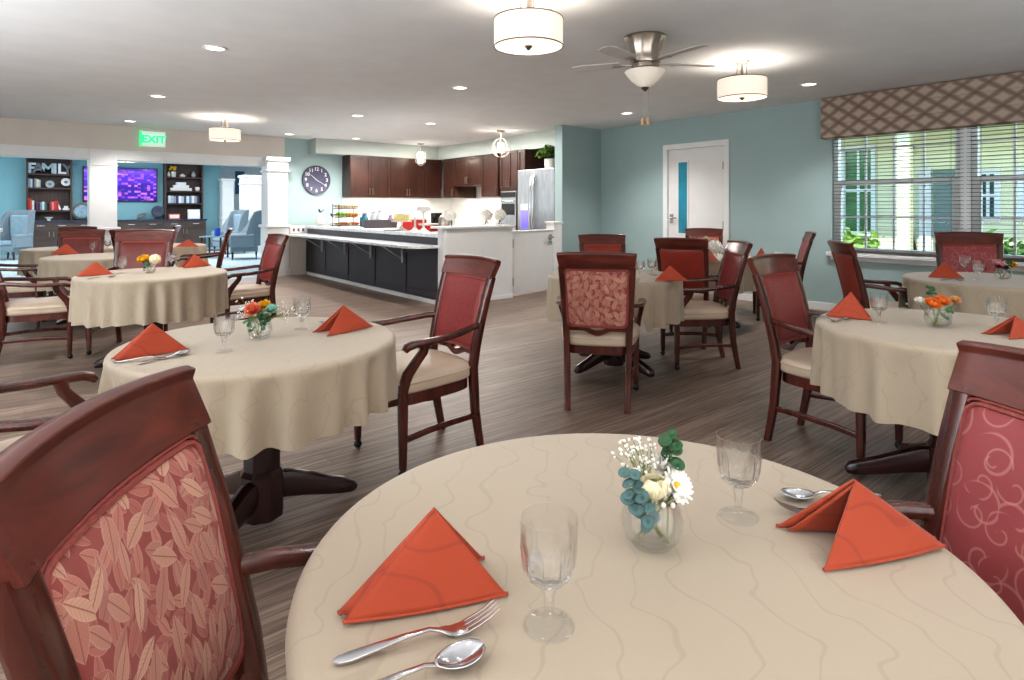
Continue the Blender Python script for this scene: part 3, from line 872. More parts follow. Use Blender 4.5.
def napkin(E, C1, C2, h, label, wt=.45, fold=.012, seed=1):
    """stand-up folded napkin: a doubled ridge from the peak P down to E1/E2, two front corners C1 and C2"""
    E, C1, C2 = (Vector((p[0], p[1], 0)) for p in (E, C1, C2))
    o = (E + C1 + C2) / 3
    E, C1, C2 = E - o, C1 - o, C2 - o
    mid = (C1 + C2) / 2
    sd = (C1 - C2).normalized()
    P = mid * (1 - wt) + E * wt + Vector((0, 0, h))
    E1 = E + sd * fold + Vector((0, 0, .005)); E2 = E - sd * fold * .8 + (E - mid).normalized() * .004 + Vector((0, 0, .005))
    P1 = P + sd * .0015; P2 = P - sd * .0025 + Vector((0, 0, .001))
    mb = MB()
    def face(P, E, C, other, inset, lipk=.006):
        nrm = (E - P).cross(C - P).normalized()
        if nrm.dot(other - P) > 0: nrm = -nrm          # outwards
        def fn(s, t):
            Q = E * (1 - t) + C * t
            p = P + (Q - P) * s
            puff = .010 * math.sin(PI * min(1, t * 1.02)) * s * (1.2 - .6 * s) + .004 * math.sin(2.5 * PI * t) * s * (1 - s)
            p = p + nrm * (puff - inset)
            lip = smooth01((t - .75) / .25)
            p = p - nrm * (lipk * lip * s * (1.1 - s))
            p.z = max(p.z, 0.003) if s < 1 else 0.003 + .003 * (1 - t)
            return p
        mb.grid(fn, 14, 14)
        return fn
    f1 = face(P1, E1, C1, C2, 0); f2 = face(P2, E2, C2, C1, 0)
    # the tucked fold between the two ridges
    mb.grid(lambda s, t: (P1 + (E1 - P1) * s) * (1 - t) + (P2 + (E2 - P2) * s) * t - (E - mid).normalized() * (.010 * s * math.sin(PI * t)), 10, 4)
    # inner layer of the doubled linen, shorter than the outer one
    c1b = C1 + (E - C1) * .06 + (C2 - C1) * .03; c2b = C2 + (E - C2) * .06 + (C1 - C2) * .03
    face(P1 - Vector((0, 0, .004)), E1, c1b, C2, .004); face(P2 - Vector((0, 0, .004)), E2, c2b, C1, .004)
    ob = mb.build('folded_napkin', M['napkin'], None, 0, .0045, sharp=70, loc=(o.x, o.y, ZT + .001))
    for fn in (f1, f2):
        MB().tube([fn(1, t / 10) + Vector((0, 0, .0005)) for t in range(11)], .0028, 6).build('hem', M['napkin'], ob)
    return tag(ob, label, 'napkin', 'standing folded napkins')

def goblet(x, y, label, H=.142):
    p = tz(x, y)
    g = gob_proto[0]
    if g is None:
        nF = 10
        def mod(a, r, z):
            k = smooth01((z - .058) / .010) * smooth01((.116 - z) / .022)
            da = (a % (2*PI/nF)) - PI/nF
            return 1 - k * (1 - (math.cos(PI/nF) / math.cos(da)) * (1 - .05 * abs(math.cos(nF*a/2 + PI/2)) ** 3))
        t = thing('water_goblet', 'x', 'glass', p)
        out = [(.009, .0525), (.022, .060), (.031, .068), (.0345, .078), (.0362, .090), (.0372, .104), (.0372, .118), (.0376, .130), (.0378, .142)]
        inn = [(.0364, .142), (.0355, .118), (.0338, .096), (.0305, .078), (.024, .071), (.010, .067), (.0005, .066)]
        MB().lathe(out + inn, 60, mod=mod).build('goblet_bowl', M['cut'], t, sharp=12)
        MB().lathe([(.0005, .0008), (.032, 0), (.0338, .0015), (.0335, .003), (.026, .006), (.011, .0105), (.0068, .014), (.0062, .020), (.0072, .026), (.0062, .034), (.0075, .040), (.0092, .045), (.008, .049), (.0088, .0522), (.0005, .0522)], 40).build('stem_and_foot', M['cut'], t, sharp=60)
        g = gob_proto[0] = t
        t['label'] = label; t['group'] = 'cut glass water goblets'
        return t
    return dup(g, p, R.uniform(0, 6), label, 'cut glass water goblets')
gob_proto = [None]

def fork(p, ang, label):
    if cut['fork'] is None:
        t = thing('dinner_fork', 'x', 'fork')
        xs = [0, .006, .02, .05, .085, .115, .128, .140]
        MB().sweep([(x, 0, z) for x, z in zip(xs, (.004, .004, .0045, .008, .012, .013, .009, .005))], [.006, .014, .017, .014, .009, .0065, .008, .02], [.002, .004, .0045, .004, .0035, .0035, .003, .002], k=.48).build('handle', M['steel'], t)
        MB().sweep([(x, 0, z) for x, z in ((.136, .006), (.146, .003), (.158, .0035), (.164, .005))], [.016, .0225, .024, .0245], .0018, k=.45).build('fork_head', M['steel'], t)
        for k in range(4):
            yy = -.0105 + .007 * k
            MB().sweep([(.162, yy, .0045), (.178, yy, .0095), (.192, yy, .0155), (.205, yy * .95, .023)], [.0042, .0036, .003, .0014], [.002, .002, .0018, .0012], k=.4).build('tine', M['steel'], t)
        cut['fork'] = t; t.location = p; t.rotation_euler.z = ang; t['label'] = label; t['group'] = 'dinner forks'
        return t
    return dup(cut['fork'], p, ang, label, 'dinner forks')
def spoon(p, ang, label):
    if cut['spoon'] is None:
        t = thing('table_spoon', 'x', 'spoon')
        xs = [0, .006, .02, .05, .085, .115, .128]
        MB().sweep([(x, 0, z) for x, z in zip(xs, (.004, .004, .0045, .008, .012, .013, .009))], [.006, .014, .017, .014, .009, .0065, .008], [.002, .004, .0045, .004, .0035, .0035, .003], k=.48).build('handle', M['steel'], t)
        rings = []
        def bowl(u, v):
            th = 2 * PI * v
            rr = u
            x = .158 + .031 * rr * math.cos(th); y = .0205 * rr * math.sin(th) * (1 + .12 * math.cos(th))
            return Vector((x, y, .0025 + .009 * rr ** 2 + .006 * rr * max(0, math.cos(th)) * .5))
        MB().grid(lambda u, v: bowl(max(u, .01), v), 8, 28).build('spoon_bowl', M['steel'], t, 0, .0016)
        cut['spoon'] = t; t.location = p; t.rotation_euler.z = ang; t['label'] = label; t['group'] = 'table spoons'
        return t
    return dup(cut['spoon'], p, ang, label, 'table spoons')
cut = {'fork': None, 'spoon': None}
def lay(fn, ax, ay, bx, by, label, tip=True):
    """lay a piece with its handle end at pixel-surveyed point a and its head towards b"""
    a, b = tz(ax, ay), tz(bx, by)
    d = (b - a).normalized()
    if tip: b = tz(bx, by, ZT + (.02 if fn is fork else .01)); b.z = ZT; d = (b - a).normalized(); a = b - d * (.205 if fn is fork else .189)
    fn(a + Vector((0, 0, .0008)), math.atan2(d.y, d.x), label)

# ---- napkins
napkin(tz(342, 622), tz(508, 597), tz(484, 560), .118, 'terracotta napkin on the nearest table at the left, by the fork and spoon', .42)
napkin(tz(938, 546), tz(824, 573), tz(776, 528), .105, 'terracotta napkin on the nearest table at the right, open folds facing the small glass vase', .40)
def nap2(ex, ey, cx, cy, apex_y, label, depth=.115, wt=.45):
    """seen side-on: E and one front corner are in view, the other corner lies behind"""
    E, C = tz(ex, ey), tz(cx, cy)
    d = (C - E).normalized(); away = Vector((-d.y, d.x, 0))
    cam = Vector((E.x, E.y, 0))
    if away.dot(cam) < 0: away = -away
    C2 = C + away * depth - d * .02
    m = (C + C2) / 2 * (1 - wt) + E * wt
    D = m.x * FA + m.y * FB
    h = EYE + (HOR - apex_y) / FPX * D - ZT
    return napkin(E, C, C2, max(.085, min(h, .125)), label, wt)
nap2(114, 361, 189, 350, 324, 'terracotta napkin at the left of the coral flower table, spoon beside it')
nap2(371, 327, 327, 337, 306, 'terracotta napkin at the right of the coral flower table')
nap2(77, 277, 114, 274.5, 262, 'terracotta napkin at the left of the yellow flower table')
nap2(211, 266, 183, 268.5, 254.5, 'terracotta napkin at the right of the yellow flower table')
nap2(51, 255, 79, 254, 243.5, 'terracotta napkin on the far left table, behind the arms of the empty chair')
nap2(175.5, 247.2, 198.5, 246.8, 239.5, 'terracotta napkin on the back table in front of the low grey cabinets')
nap2(687, 281.5, 655, 281, 266, 'terracotta napkin on the middle table, right of two goblets')
nap2(702.5, 262.5, 718.5, 261, 248, 'terracotta napkin beside the white flowers, left of the vase', .1)
nap2(766, 259, 754, 258, 248, 'terracotta napkin on the white flower table behind the side-facing chair', .1)
nap2(827, 316.5, 872, 321, 291.5, 'terracotta napkin at the left of the orange rose table')
nap2(1040, 336, 1009, 340, 323, 'terracotta napkin cut off by the right edge on the orange rose table')
nap2(963, 279, 928, 277.5, 262, 'terracotta napkin at the left end of the window table')
napkin(tz(981, 267.5), tz(975, 272.5), tz(989, 272.5), .105, 'terracotta napkin standing in front of the chair at the window blinds', .35)

# ---- goblets
goblet(549, 626, 'cut glass goblet on the nearest table beside the fork')
goblet(738.5, 517, 'cut glass goblet on the nearest table, right of the white flower vase')
goblet(224, 351.5, 'cut glass goblet left of the coral flowers')
goblet(302, 329.5, 'cut glass goblet right of the coral flowers')
goblet(122, 273.5, 'cut glass goblet left of the yellow flowers')
goblet(171.5, 267.5, 'cut glass goblet right of the yellow flowers')
goblet(93, 253.5, 'cut glass goblet on the far left table, left of the pair')
goblet(107.5, 250.5, 'cut glass goblet on the far left table, right of the pair')
goblet(170.5, 247, 'cut glass goblet beside the napkin on the back table')
goblet(640, 277.5, 'cut glass goblet on the middle table, nearer of the pair')
goblet(652, 275.8, 'cut glass goblet on the middle table, next to the napkin')
goblet(723, 259.5, 'cut glass goblet right of the white flowers')
goblet(879, 323, 'cut glass goblet left of the orange roses')
goblet(997, 329, 'cut glass goblet right of the orange roses')
goblet(965, 272.5, 'cut glass goblet on the window table, nearer to the chair')
goblet(978.5, 279.5, 'cut glass goblet on the window table, next to the mixed flowers')

# ---- cutlery
lay(fork, 340, 664, 497, 607, 'steel fork on the nearest table in front of the left napkin')
lay(spoon, 390, 690, 484, 648, 'steel spoon on the nearest table at the bottom edge of the picture')
lay(spoon, 905, 497, 782, 495, 'steel spoon tucked behind the right napkin on the nearest table')
lay(fork, 905, 512, 776, 503, 'steel fork almost hidden behind the right napkin on the nearest table')
lay(spoon, 143, 364, 190, 351, 'steel spoon beside the left napkin on the coral flower table')
lay(fork, 130, 362, 180, 352, 'steel fork beside the left napkin on the coral flower table')
lay(spoon, 345, 324, 319, 323, 'steel spoon behind the right napkin on the coral flower table')
lay(spoon, 92, 279, 116, 276, 'steel spoon in front of the left napkin on the yellow flower table')
lay(spoon, 629, 283, 634, 279.2, 'steel spoon on the middle table beside the leaf-backed chair')
lay(fork, 634, 283, 639, 279.2, 'steel fork on the middle table beside the leaf-backed chair')
lay(spoon, 730, 262.5, 722, 259.5, 'steel spoon on the white flower table')
lay(spoon, 862, 317, 842, 319, 'steel spoon in front of the left napkin on the orange rose table')
lay(fork, 826, 320, 842, 320, 'steel fork in front of the left napkin on the orange rose table')
lay(spoon, 944, 281, 964, 279.5, 'steel spoon in front of the left napkin on the window table')

# ---- vases and flowers
GREEN = plain('leaf_green', (62, 96, 56), 0.55, 0.15, 60)
EUC = plain('blue_green_eucalyptus', (78, 106, 104), 0.6, 0.1, 50)
DKG = plain('dark_green_leaf', (44, 84, 50), 0.5, 0.12, 60)
STEM = plain('green_stem', (110, 126, 66), 0.6, 0.1, 40)
WHITEP = plain('white_petal', (244, 240, 232), 0.6, 0.01, 40)
CREAMP = plain('cream_petal', (240, 230, 196), 0.6, 0.03, 40)
YEL = plain('yellow_petal', (240, 182, 44), 0.6, 0.05, 40)
COR = plain('coral_petal', (240, 128, 98), 0.6, 0.06, 60)
ORG = plain('orange_petal', (240, 130, 56), 0.6, 0.06, 60)
PEACH = plain('peach_petal', (246, 184, 128), 0.6, 0.05, 60)
PINK = plain('pink_petal', (232, 168, 170), 0.6, 0.05, 60)
PUR = plain('plum_petal', (112, 42, 78), 0.6, 0.08, 60)
MINT = plain('mint_petal', (160, 206, 190), 0.6, 0.05, 60)

def petal(mb, base, out, up, L, W, curl, cup=.25, n=5):
    out, up = out.normalized(), up.normalized(); sd = out.cross(up).normalized()
    def fn(u, v):
        ang = curl * u
        w = W * math.sin(PI * min(1, .12 + .83 * u)) ** .7
        s_ = (v - .5) * w
        p = base + out * (L * u * math.cos(ang)) + up * (L * u * math.sin(ang)) + up * (cup * abs(s_) ** 2 / max(W, 1e-5) * 2)
        return p + sd * s_
    mb.grid(fn, n, 4)
def basis(ax):
    ax = ax.normalized(); a = ax.cross(Vector((0, 0, 1)))
    if a.length < .1: a = Vector((1, 0, 0))
    a.normalize(); return a, ax.cross(a).normalized(), ax
def rose(c, ax, r, rows=((4, .25, 1.45), (5, .5, 1.15), (6, .8, .8), (7, 1, .45))):
    mb = MB(); a, b, n = basis(ax); k = 0
    for cnt, f, cl in rows:
        for i in range(cnt):
            g = 2*PI*(i + .5*(k % 2)) / cnt + k
            o = a*math.cos(g) + b*math.sin(g)
            petal(mb, c + o*(r*.12*f) - n*(r*.3), o, n, r*(.75 + .45*f), r*(.75 + .5*f), cl, .5)
        k += 1
    mb.ell(c - n*r*.05, r*.22, r*.22, r*.45, 8, 6)
    return mb
def mum(c, ax, r, cnt=80, rr=None):
    rr = rr or R; mb = MB(); a, b, n = basis(ax)
    for i in range(cnt):
        f = (i + .5) / cnt
        th = 1.75 * math.sqrt(f); g = i * 2.399963
        o = (a*math.cos(g) + b*math.sin(g)) * math.sin(th) + n*math.cos(th)
        u = n - o * n.dot(o)
        if u.length < .05: u = a
        petal(mb, c - n*r*.1 + o*r*.15, o, u, r*rr.uniform(.75, .95), r*.26, .35, .3, 3)
    return mb
def daisy(c, ax, r):
    mb = MB(); a, b, n = basis(ax)
    for row, cnt in ((0, 13), (1, 11)):
        for i in range(cnt):
            g = 2*PI*(i + .5*row) / cnt
            o = a*math.cos(g) + b*math.sin(g)
            petal(mb, c + n*(.001*row), o, n, r*(1 - .15*row), r*.36, .25 + .25*row, .2, 4)
    return mb
def florets(c, r, cnt=46):
    mb = MB()
    for i in range(cnt):
        z = 1 - 1.65*(i + .5)/cnt; q = math.sqrt(max(0, 1 - z*z)); g = i*2.399963
        n = Vector((q*math.cos(g), q*math.sin(g), z)); a, b, _ = basis(n)
        p = c + n*r*R.uniform(.86, 1.0)
        for k in range(4):
            h = PI/2*k + i
            o = a*math.cos(h) + b*math.sin(h)
            petal(mb, p, o, n, r*.27, r*.26, .3, .2, 2)
    mb.ell(c, r*.8, r*.8, r*.8, 10, 8)
    return mb
def fl(name, label, cat, head, hm, foot, top, group, headname='blossom', extra=None, sr=.0018):
    """one cut flower: a stem from foot to top and its head"""
    o = thing(name, label, cat, (0, 0, 0), 0, group)
    mid = (Vector(foot) + Vector(top)) / 2 + Vector((R.uniform(-.006, .006), R.uniform(-.006, .006), 0))
    MB().tube([foot, mid, top], sr, 6).build('stem', STEM, o)
    head.build(headname, hm, o, sharp=180)
    if extra: extra[0].build(extra[1], extra[2], o, sharp=180)
    return o
def place(o, base):
    o.location = base; return o
def bowl_vase(base, label, r=.049, k=1.0):
    t = vase_proto[0]
    if t is None:
        v = thing('bowl_vase', label, 'vase', base, 0, 'small round glass vases')
        out = [(.024, 0), (.032, .003), (.042, .014), (.048, .030), (.049, .042), (.045, .060), (.038, .072), (.034, .079), (.0345, .082)]
        inn = [(.033, .082), (.0325, .079), (.036, .072), (.043, .060), (.047, .042), (.046, .030), (.040, .015), (.028, .006), (.0005, .005)]
        MB().lathe(out + inn, 40).build('vase_bowl', M['glass'], v, sharp=180)
        MB().lathe([(.0005, .0055), (.028, .0065), (.0395, .0155), (.0455, .030), (.0463, .042), (.0452, .050), (.0005, .0502)], 36).build('water', M['water'], v, sharp=50)
        vase_proto[0] = v
        return v
    return dup(t, base, R.uniform(0, 6), label, 'small round glass vases', k)
vase_proto = [None]
V3 = Vector

# nearest table: white flowers and eucalyptus
VB = tz(652, 545) + V3((0, 0, .0005))
bowl_vase(VB, 'round glass vase with white flowers on the nearest table')
rt, fw, up = cdir(1, 0), cdir(0, 1), V3((0, 0, 1))
def L(r, f, z): return rt*r + fw*f + up*z
GF = 'cut flowers in the vase on the nearest table'
hb = L(.0, -.018, .092)
place(fl('white_rosebud', 'cream white rosebud, low at the front of the near vase', 'flower', rose(hb, V3((0.0, 0, 1)), .030, ((3, .2, 1.5), (4, .45, 1.42), (5, .7, 1.32), (5, .9, 1.2))), CREAMP, L(.012, .01, .012), hb - up*.012, GF), VB)
hd_ = L(.036, -.008, .098)
o = place(fl('white_daisy', 'white daisy-like flower at the right of the near vase', 'flower', daisy(hd_, L(.5, -.55, .6), .031), WHITEP, L(-.02, .01, .01), hd_ - up*.006, GF, extra=(MB().ell(hd_ + L(.5, -.55, .6).normalized()*.003, .006, .006, .005, 10, 6), 'flower_centre', YEL)), VB)
hd2 = L(.022, .022, .115)
place(fl('white_daisy', 'white flower standing behind the daisy in the near vase', 'flower', mum(hd2, L(.2, -.4, .8), .024, 50), WHITEP, L(.02, -.015, .01), hd2 - up*.008, GF), VB)
# small white buds
bd = MB(); bs = MB()
for i in range(14):
    p = L(.012 + R.uniform(-.008, .03), -.026 + R.uniform(-.008, .02), .088 + R.uniform(-.012, .028))
    bd.ell(p, .0042, .0042, .0046, 8, 6); bs.tube([L(.01, 0, .06), p], .0007, 5)
o = thing('white_bud_spray', 'spray of round white buds at the front right of the near vase', 'flower', VB, 0, GF); bs.build('stem', STEM, o); bd.build('buds', WHITEP, o, sharp=180)
# baby's breath
def breath(base, cx, cf, cz, sx, sz, cnt, label, grp, root=(0, 0, .05), rb=.0027):
    st = MB(); bl = MB()
    for i in range(cnt):
        p = L(cx + R.gauss(0, sx), cf + R.gauss(0, sx*.6), cz + R.gauss(0, sz))
        m = L(root[0] + (cx - root[0])*.5 + R.uniform(-.01, .01), root[1] + (cf - root[1])*.5, root[2] + (cz - root[2])*.6)
        st.tube([L(*root), m, p], .00055, 4)
        for k in range(3):
            q = p + V3((R.uniform(-.006, .006), R.uniform(-.006, .006), R.uniform(-.004, .006)))
            bl.ell(q, rb*R.uniform(.7, 1.15), rb*R.uniform(.7, 1.15), rb, 6, 4)
            st.tube([p, q], .0004, 4)
    o = thing('babys_breath', label, 'flower', base, 0, grp)
    st.build('stem', STEM, o); b = bl.build('blossoms', WHITEP, o, sharp=180)
    return o
breath(VB, -.022, .008, .130, .022, .018, 34, 'airy white baby\'s breath at the left of the near vase', GF)
def leaf_sprig(base, pts, r, label, mat, grp, name='eucalyptus_sprig', n=2, face=None):
    """a stem with pairs of round leaves"""
    o = thing(name, label, 'foliage', base, 0, grp)
    MB().tube(pts, .0013, 6).build('stem', STEM, o)
    mb = MB(); pts = [Vector(p) for p in pts]
    m = len(pts)
    for i in range(max(1, m - 4), m):
        t = (pts[i] - pts[i-1]).normalized(); a, b, _ = basis(t)
        for k in range(n):
            g = k*2*PI/n + i*1.3
            d = (a*math.cos(g) + b*math.sin(g) + t*.35).normalized()
            rr = r * R.uniform(.8, 1.1)
            c = pts[i] + d*rr*.95
            nn = (t*.8 + V3((R.uniform(-.3, .3), R.uniform(-.3, .3), .2)) - fw*.6).normalized()
            x_ = d - nn*d.dot(nn); x_.normalize(); y_ = nn.cross(x_)
            rings = [[c + x_*(q*rr*math.cos(h)) + y_*(q*rr*.86*math.sin(h)) + nn*(rr*.16*q*q) for h in [2*PI*j/12 for j in range(12)]] for q in (.02, .55, 1.0)]
            mb.loft(rings, False, False)
    b = mb.build('leaves', mat, o, 0, .0006, sharp=180); b['kind'] = 'stuff'
    return o
leaf_sprig(VB, [L(.015, .0, .012), L(-.01, -.015, .05), L(-.026, -.03, .072), L(-.033, -.033, .088), L(-.036, -.033, .098), L(-.038, -.03, .110), L(-.040, -.028, .122)], .0115, 'blue-green eucalyptus sprig at the left of the near vase', EUC, GF)
leaf_sprig(VB, [L(-.01, .01, .012), L(.012, .01, .06), L(.025, .015, .10), L(.034, .015, .125), L(.036, .015, .140), L(.032, .012, .153), L(.030, .01, .165)], .0115, 'dark green round-leaved sprig rising at the right of the near vase', DKG, GF)
leaf_sprig(VB, [L(.02, .0, .012), L(-.006, -.02, .045), L(-.02, -.036, .062), L(-.022, -.038, .074)], .012, 'small eucalyptus tip leaning over the rim of the near vase', EUC, GF)

# coral flower table
B2 = tz(260, 338.5) + V3((0, 0, .0005)); G2 = 'cut flowers on the coral flower table'
bowl_vase(B2, 'round glass vase with coral and yellow flowers, left of centre')
def q(n, lab, kind, mat, c, r, base, grp, foot=None):
    c = L(*c)
    hm = {'mum': lambda: mum(c, L(0, -.5, .8), r), 'rose': lambda: rose(c, L(.0, -.55, .8), r), 'ball': lambda: florets(c, r)}[kind]()
    return place(fl(n, lab, 'flower', hm, mat, L(*(foot or (-c.length*.1, 0.005, .012))), c - up*r*.4, grp), base)
q('coral_chrysanthemum', 'coral chrysanthemum at the front of the coral flower vase', 'mum', COR, (-.022, -.02, .118), .038, B2, G2)
q('yellow_blossom', 'yellow blossom at the top of the coral flower vase', 'mum', YEL, (.012, .02, .132), .028, B2, G2)
q('yellow_blossom', 'small peach blossom beside the coral chrysanthemum', 'mum', PEACH, (-.005, .03, .128), .024, B2, G2)
q('mint_blossom', 'pale mint blossom at the right of the coral flower vase', 'mum', MINT, (.050, -.005, .118), .028, B2, G2)
leaf_sprig(B2, [L(0, 0, .01), L(.02, -.02, .05), L(.03, -.03, .08), L(.028, -.033, .095), L(.022, -.034, .108)], .013, 'green leaf sprig under the mint blossom of the coral flower vase', DKG, G2)
leaf_sprig(B2, [L(0, 0, .01), L(-.02, -.02, .04), L(-.03, -.03, .062), L(-.034, -.034, .074)], .012, 'green leaf sprig low at the left of the coral flower vase', GREEN, G2)
breath(B2, -.058, .0, .115, .022, .02, 26, 'baby\'s breath at the left of the coral chrysanthemum', G2)
breath(B2, .105, .02, .112, .022, .018, 18, 'baby\'s breath reaching out at the right of the mint blossom', G2)

# yellow flower table
B3 = tz(149.5, 273) + V3((0, 0, .0005)); G3 = 'cut flowers on the yellow flower table'
bowl_vase(B3, 'round glass vase with one yellow and one white flower, at the left')
q('yellow_rose', 'yellow rose at the left of its vase', 'rose', YEL, (-.045, -.01, .115), .042, B3, G3)
q('white_hydrangea', 'white hydrangea right of the yellow rose', 'ball', CREAMP, (.045, .0, .112), .044, B3, G3)
leaf_sprig(B3, [L(0, 0, .01), L(-.01, -.02, .05), L(-.005, -.035, .078), L(.0, -.038, .09)], .016, 'green sprig between the yellow rose and white hydrangea', DKG, G3)

# orange rose table
B8 = tz(938, 327) + V3((0, 0, .0005)); G8 = 'cut flowers on the orange rose table'
bowl_vase(B8, 'round glass vase with orange roses at the right', k=1.12)
q('orange_rose', 'orange rose at the front left of the orange rose vase', 'rose', ORG, (-.045, -.03, .110), .030, B8, G8)
q('orange_rose', 'orange rose in the middle of the orange rose vase', 'rose', ORG, (.004, -.02, .122), .026, B8, G8)
q('orange_rose', 'small orange rose behind the middle one', 'rose', ORG, (.028, .012, .112), .024, B8, G8)
q('peach_blossom', 'peach blossom at the right of the orange rose vase', 'mum', PEACH, (.070, -.01, .120), .026, B8, G8)
q('white_blossom', 'white blossom at the left behind the orange rose', 'mum', WHITEP, (-.075, .015, .112), .026, B8, G8)
leaf_sprig(B8, [L(0, 0, .01), L(-.01, .01, .06), L(-.012, .015, .12), L(-.016, .015, .145), L(-.018, .015, .16), L(-.022, .015, .172)], .012, 'dark green sprig standing above the orange roses', DKG, G8)
leaf_sprig(B8, [L(0, 0, .01), L(.01, -.02, .05), L(.02, -.04, .075), L(.02, -.045, .088)], .012, 'green leaves below the orange roses', GREEN, G8)

# window table
B9 = tz(1003, 279.5) + V3((0, 0, .0005)); G9 = 'cut flowers on the window table'
bowl_vase(B9, 'round glass vase with mixed flowers on the window table', k=1.1)
q('pink_rose', 'pink rose at the left of the mixed flowers', 'rose', PINK, (-.045, -.01, .120), .036, B9, G9)
q('plum_blossom', 'plum purple blossom low at the left of the mixed flowers', 'mum', PUR, (-.062, -.03, .098), .028, B9, G9)
q('plum_blossom', 'plum purple blossom in the middle of the mixed flowers', 'mum', PUR, (-.005, -.035, .088), .024, B9, G9)
q('yellow_blossom', 'yellow blossom at the right of the mixed flowers', 'mum', YEL, (.060, -.01, .108), .036, B9, G9)
leaf_sprig(B9, [L(0, 0, .01), L(.01, -.02, .06), L(.015, -.03, .10), L(.018, -.03, .12), L(.02, -.03, .135)], .017, 'dark green sprig in the middle of the mixed flowers', DKG, G9)

# white flowers by the wall door
B7 = tz(712, 260) + V3((0, 0, .0005)); G7 = 'cut flowers on the white flower table'
bowl_vase(B7, 'round glass vase with white hydrangea near the white wall door', k=1.1)
q('white_hydrangea', 'large white hydrangea on the table by the wall door', 'ball', WHITEP, (.03, -.01, .13), .075, B7, G7)
q('white_hydrangea', 'small white bloom standing above the hydrangea by the wall door', 'mum', CREAMP, (-.055, .02, .215), .035, B7, G7)
leaf_sprig(B7, [L(0, 0, .01), L(-.02, 0, .08), L(-.045, .01, .13), L(-.052, .015, .15), L(-.056, .02, .17)], .02, 'green sprig left of the hydrangea by the wall door', DKG, G7)

# ================================================================ kitchen
RZ = -PI/2
def shaker(w, z0, z1, mat, parent, x0, handle=None, hz=None, name='door', hm=None, fr=.055):
    d = MB().box(x0, x0 + fr, -.022, 0, z0, z1).box(x0 + w - fr, x0 + w, -.022, 0, z0, z1).box(x0 + fr, x0 + w - fr, -.022, 0, z0, z0 + fr).box(x0 + fr, x0 + w - fr, -.022, 0, z1 - fr, z1).box(x0 + fr, x0 + w - fr, -.010, 0, z0 + fr, z1 - fr).build(name, mat, parent, .002)
    if handle is not None:
        hx = x0 + handle
        MB().tube([(hx, -.022, hz), (hx, -.05, hz), (hx, -.05, hz + .13), (hx, -.022, hz + .13)], .006, 8).build('handle', M['nickel'], d)
    return d
def cabinet(label, loc, rotz, w, d, z0, z1, ndoor, mat, hside=1, hz=None, name='wall_cabinet', cat='cabinet', group='walnut wall cabinets'):
    t = thing(name, label, cat, (loc[0], loc[1], 0), rotz, group)
    MB().box(0, w, 0, d, z0, z1).build('cabinet_box', mat, t, .002)
    dw = (w - .004 * (ndoor + 1)) / ndoor
    for i in range(ndoor):
        x0 = .004 + i * (dw + .004)
        hs = (dw - .03) if (ndoor == 2 and i == 0) or (ndoor == 1 and hside > 0) else .03
        shaker(dw, z0 + .006, z1 - .006, mat, t, x0, hs, (z0 + .05) if hz is None else hz)
    return t
def ax(px): return at_y(px, 175, 11.6).x
def ay(px): return at_x(px, 175, 7.28).y
UB, UT = 1.525, 2.388
YF = 11.6; XFc = 7.28
for x0, x1, n, lab in ((350, 390, 2, 'walnut wall cabinet next to the clock, left end of the row'), (390, 424, 2, 'walnut wall cabinet second from the clock, over the splashback'), (424, 441.5, 1, 'narrow walnut wall cabinet in the corner of the kitchen, left of the turn')):
    cabinet(lab, (ax(x0), YF), 0, ax(x1) - ax(x0), .385, UB, UT, n, M['cab'])
yy = lambda p: ay(p)
cabinet('narrow walnut wall cabinet right of the kitchen corner, its side showing', (XFc, yy(444)), RZ, yy(444) - yy(454.5), .585, UB, UT, 1, M['cab'])
cabinet('short walnut wall cabinet over the gap, doors ending higher', (XFc, yy(454.5)), RZ, yy(454.5) - yy(482), .585, 1.77, UT, 2, M['cab'])
cabinet('tall-doored walnut wall cabinet left of the oven tower', (XFc, yy(482)), RZ, yy(482) - yy(498.5), .585, UB, UT, 1, M['cab'])
# oven tower
XO = 7.16
o0, o1 = at_x(500.5, 175, XO).y, at_x(517.8, 175, XO).y
wt_ = o0 - o1
t = thing('oven_tower', 'tall walnut oven cabinet with built-in steel oven, left of the refrigerator', 'cabinet', (XO, o0, 0), RZ)
MB().box(0, wt_, 0, .7, 0, UT).build('cabinet_box', M['cab'], t, .002)
for i in range(2): shaker(wt_/2 - .006, 1.66, UT - .006, M['cab'], t, .004 + i*wt_/2, (wt_/2 - .035) if i == 0 else .03, 1.70)
ov = MB().box(.03, wt_ - .03, -.02, 0, .95, 1.62).build('oven', M['stainless'], t, .003)
MB().box(.04, wt_ - .04, -.026, -.018, 1.50, 1.60).build('control_panel', M['black'], ov)
MB().box(.07, wt_ - .07, -.026, -.018, 1.17, 1.38).build('oven_window', M['black'], ov)
MB().tube([(.06, -.02, 1.43), (.06, -.055, 1.43), (wt_ - .06, -.055, 1.43), (wt_ - .06, -.02, 1.43)], .010, 8).build('oven_handle', M['steel'], ov)
lo = MB().box(.03, wt_ - .03, -.02, 0, .28, .93).build('lower_oven', M['stainless'], t, .003)
MB().box(.07, wt_ - .07, -.026, -.018, .35, .72).build('oven_window', M['black'], lo)
MB().tube([(.06, -.02, .80), (.06, -.055, .80), (wt_ - .06, -.055, .80), (wt_ - .06, -.02, .80)], .010, 8).build('oven_handle', M['steel'], lo)
shaker(wt_ - .008, .03, .26, M['cab'], t, .004, wt_/2, .12, 'drawer')
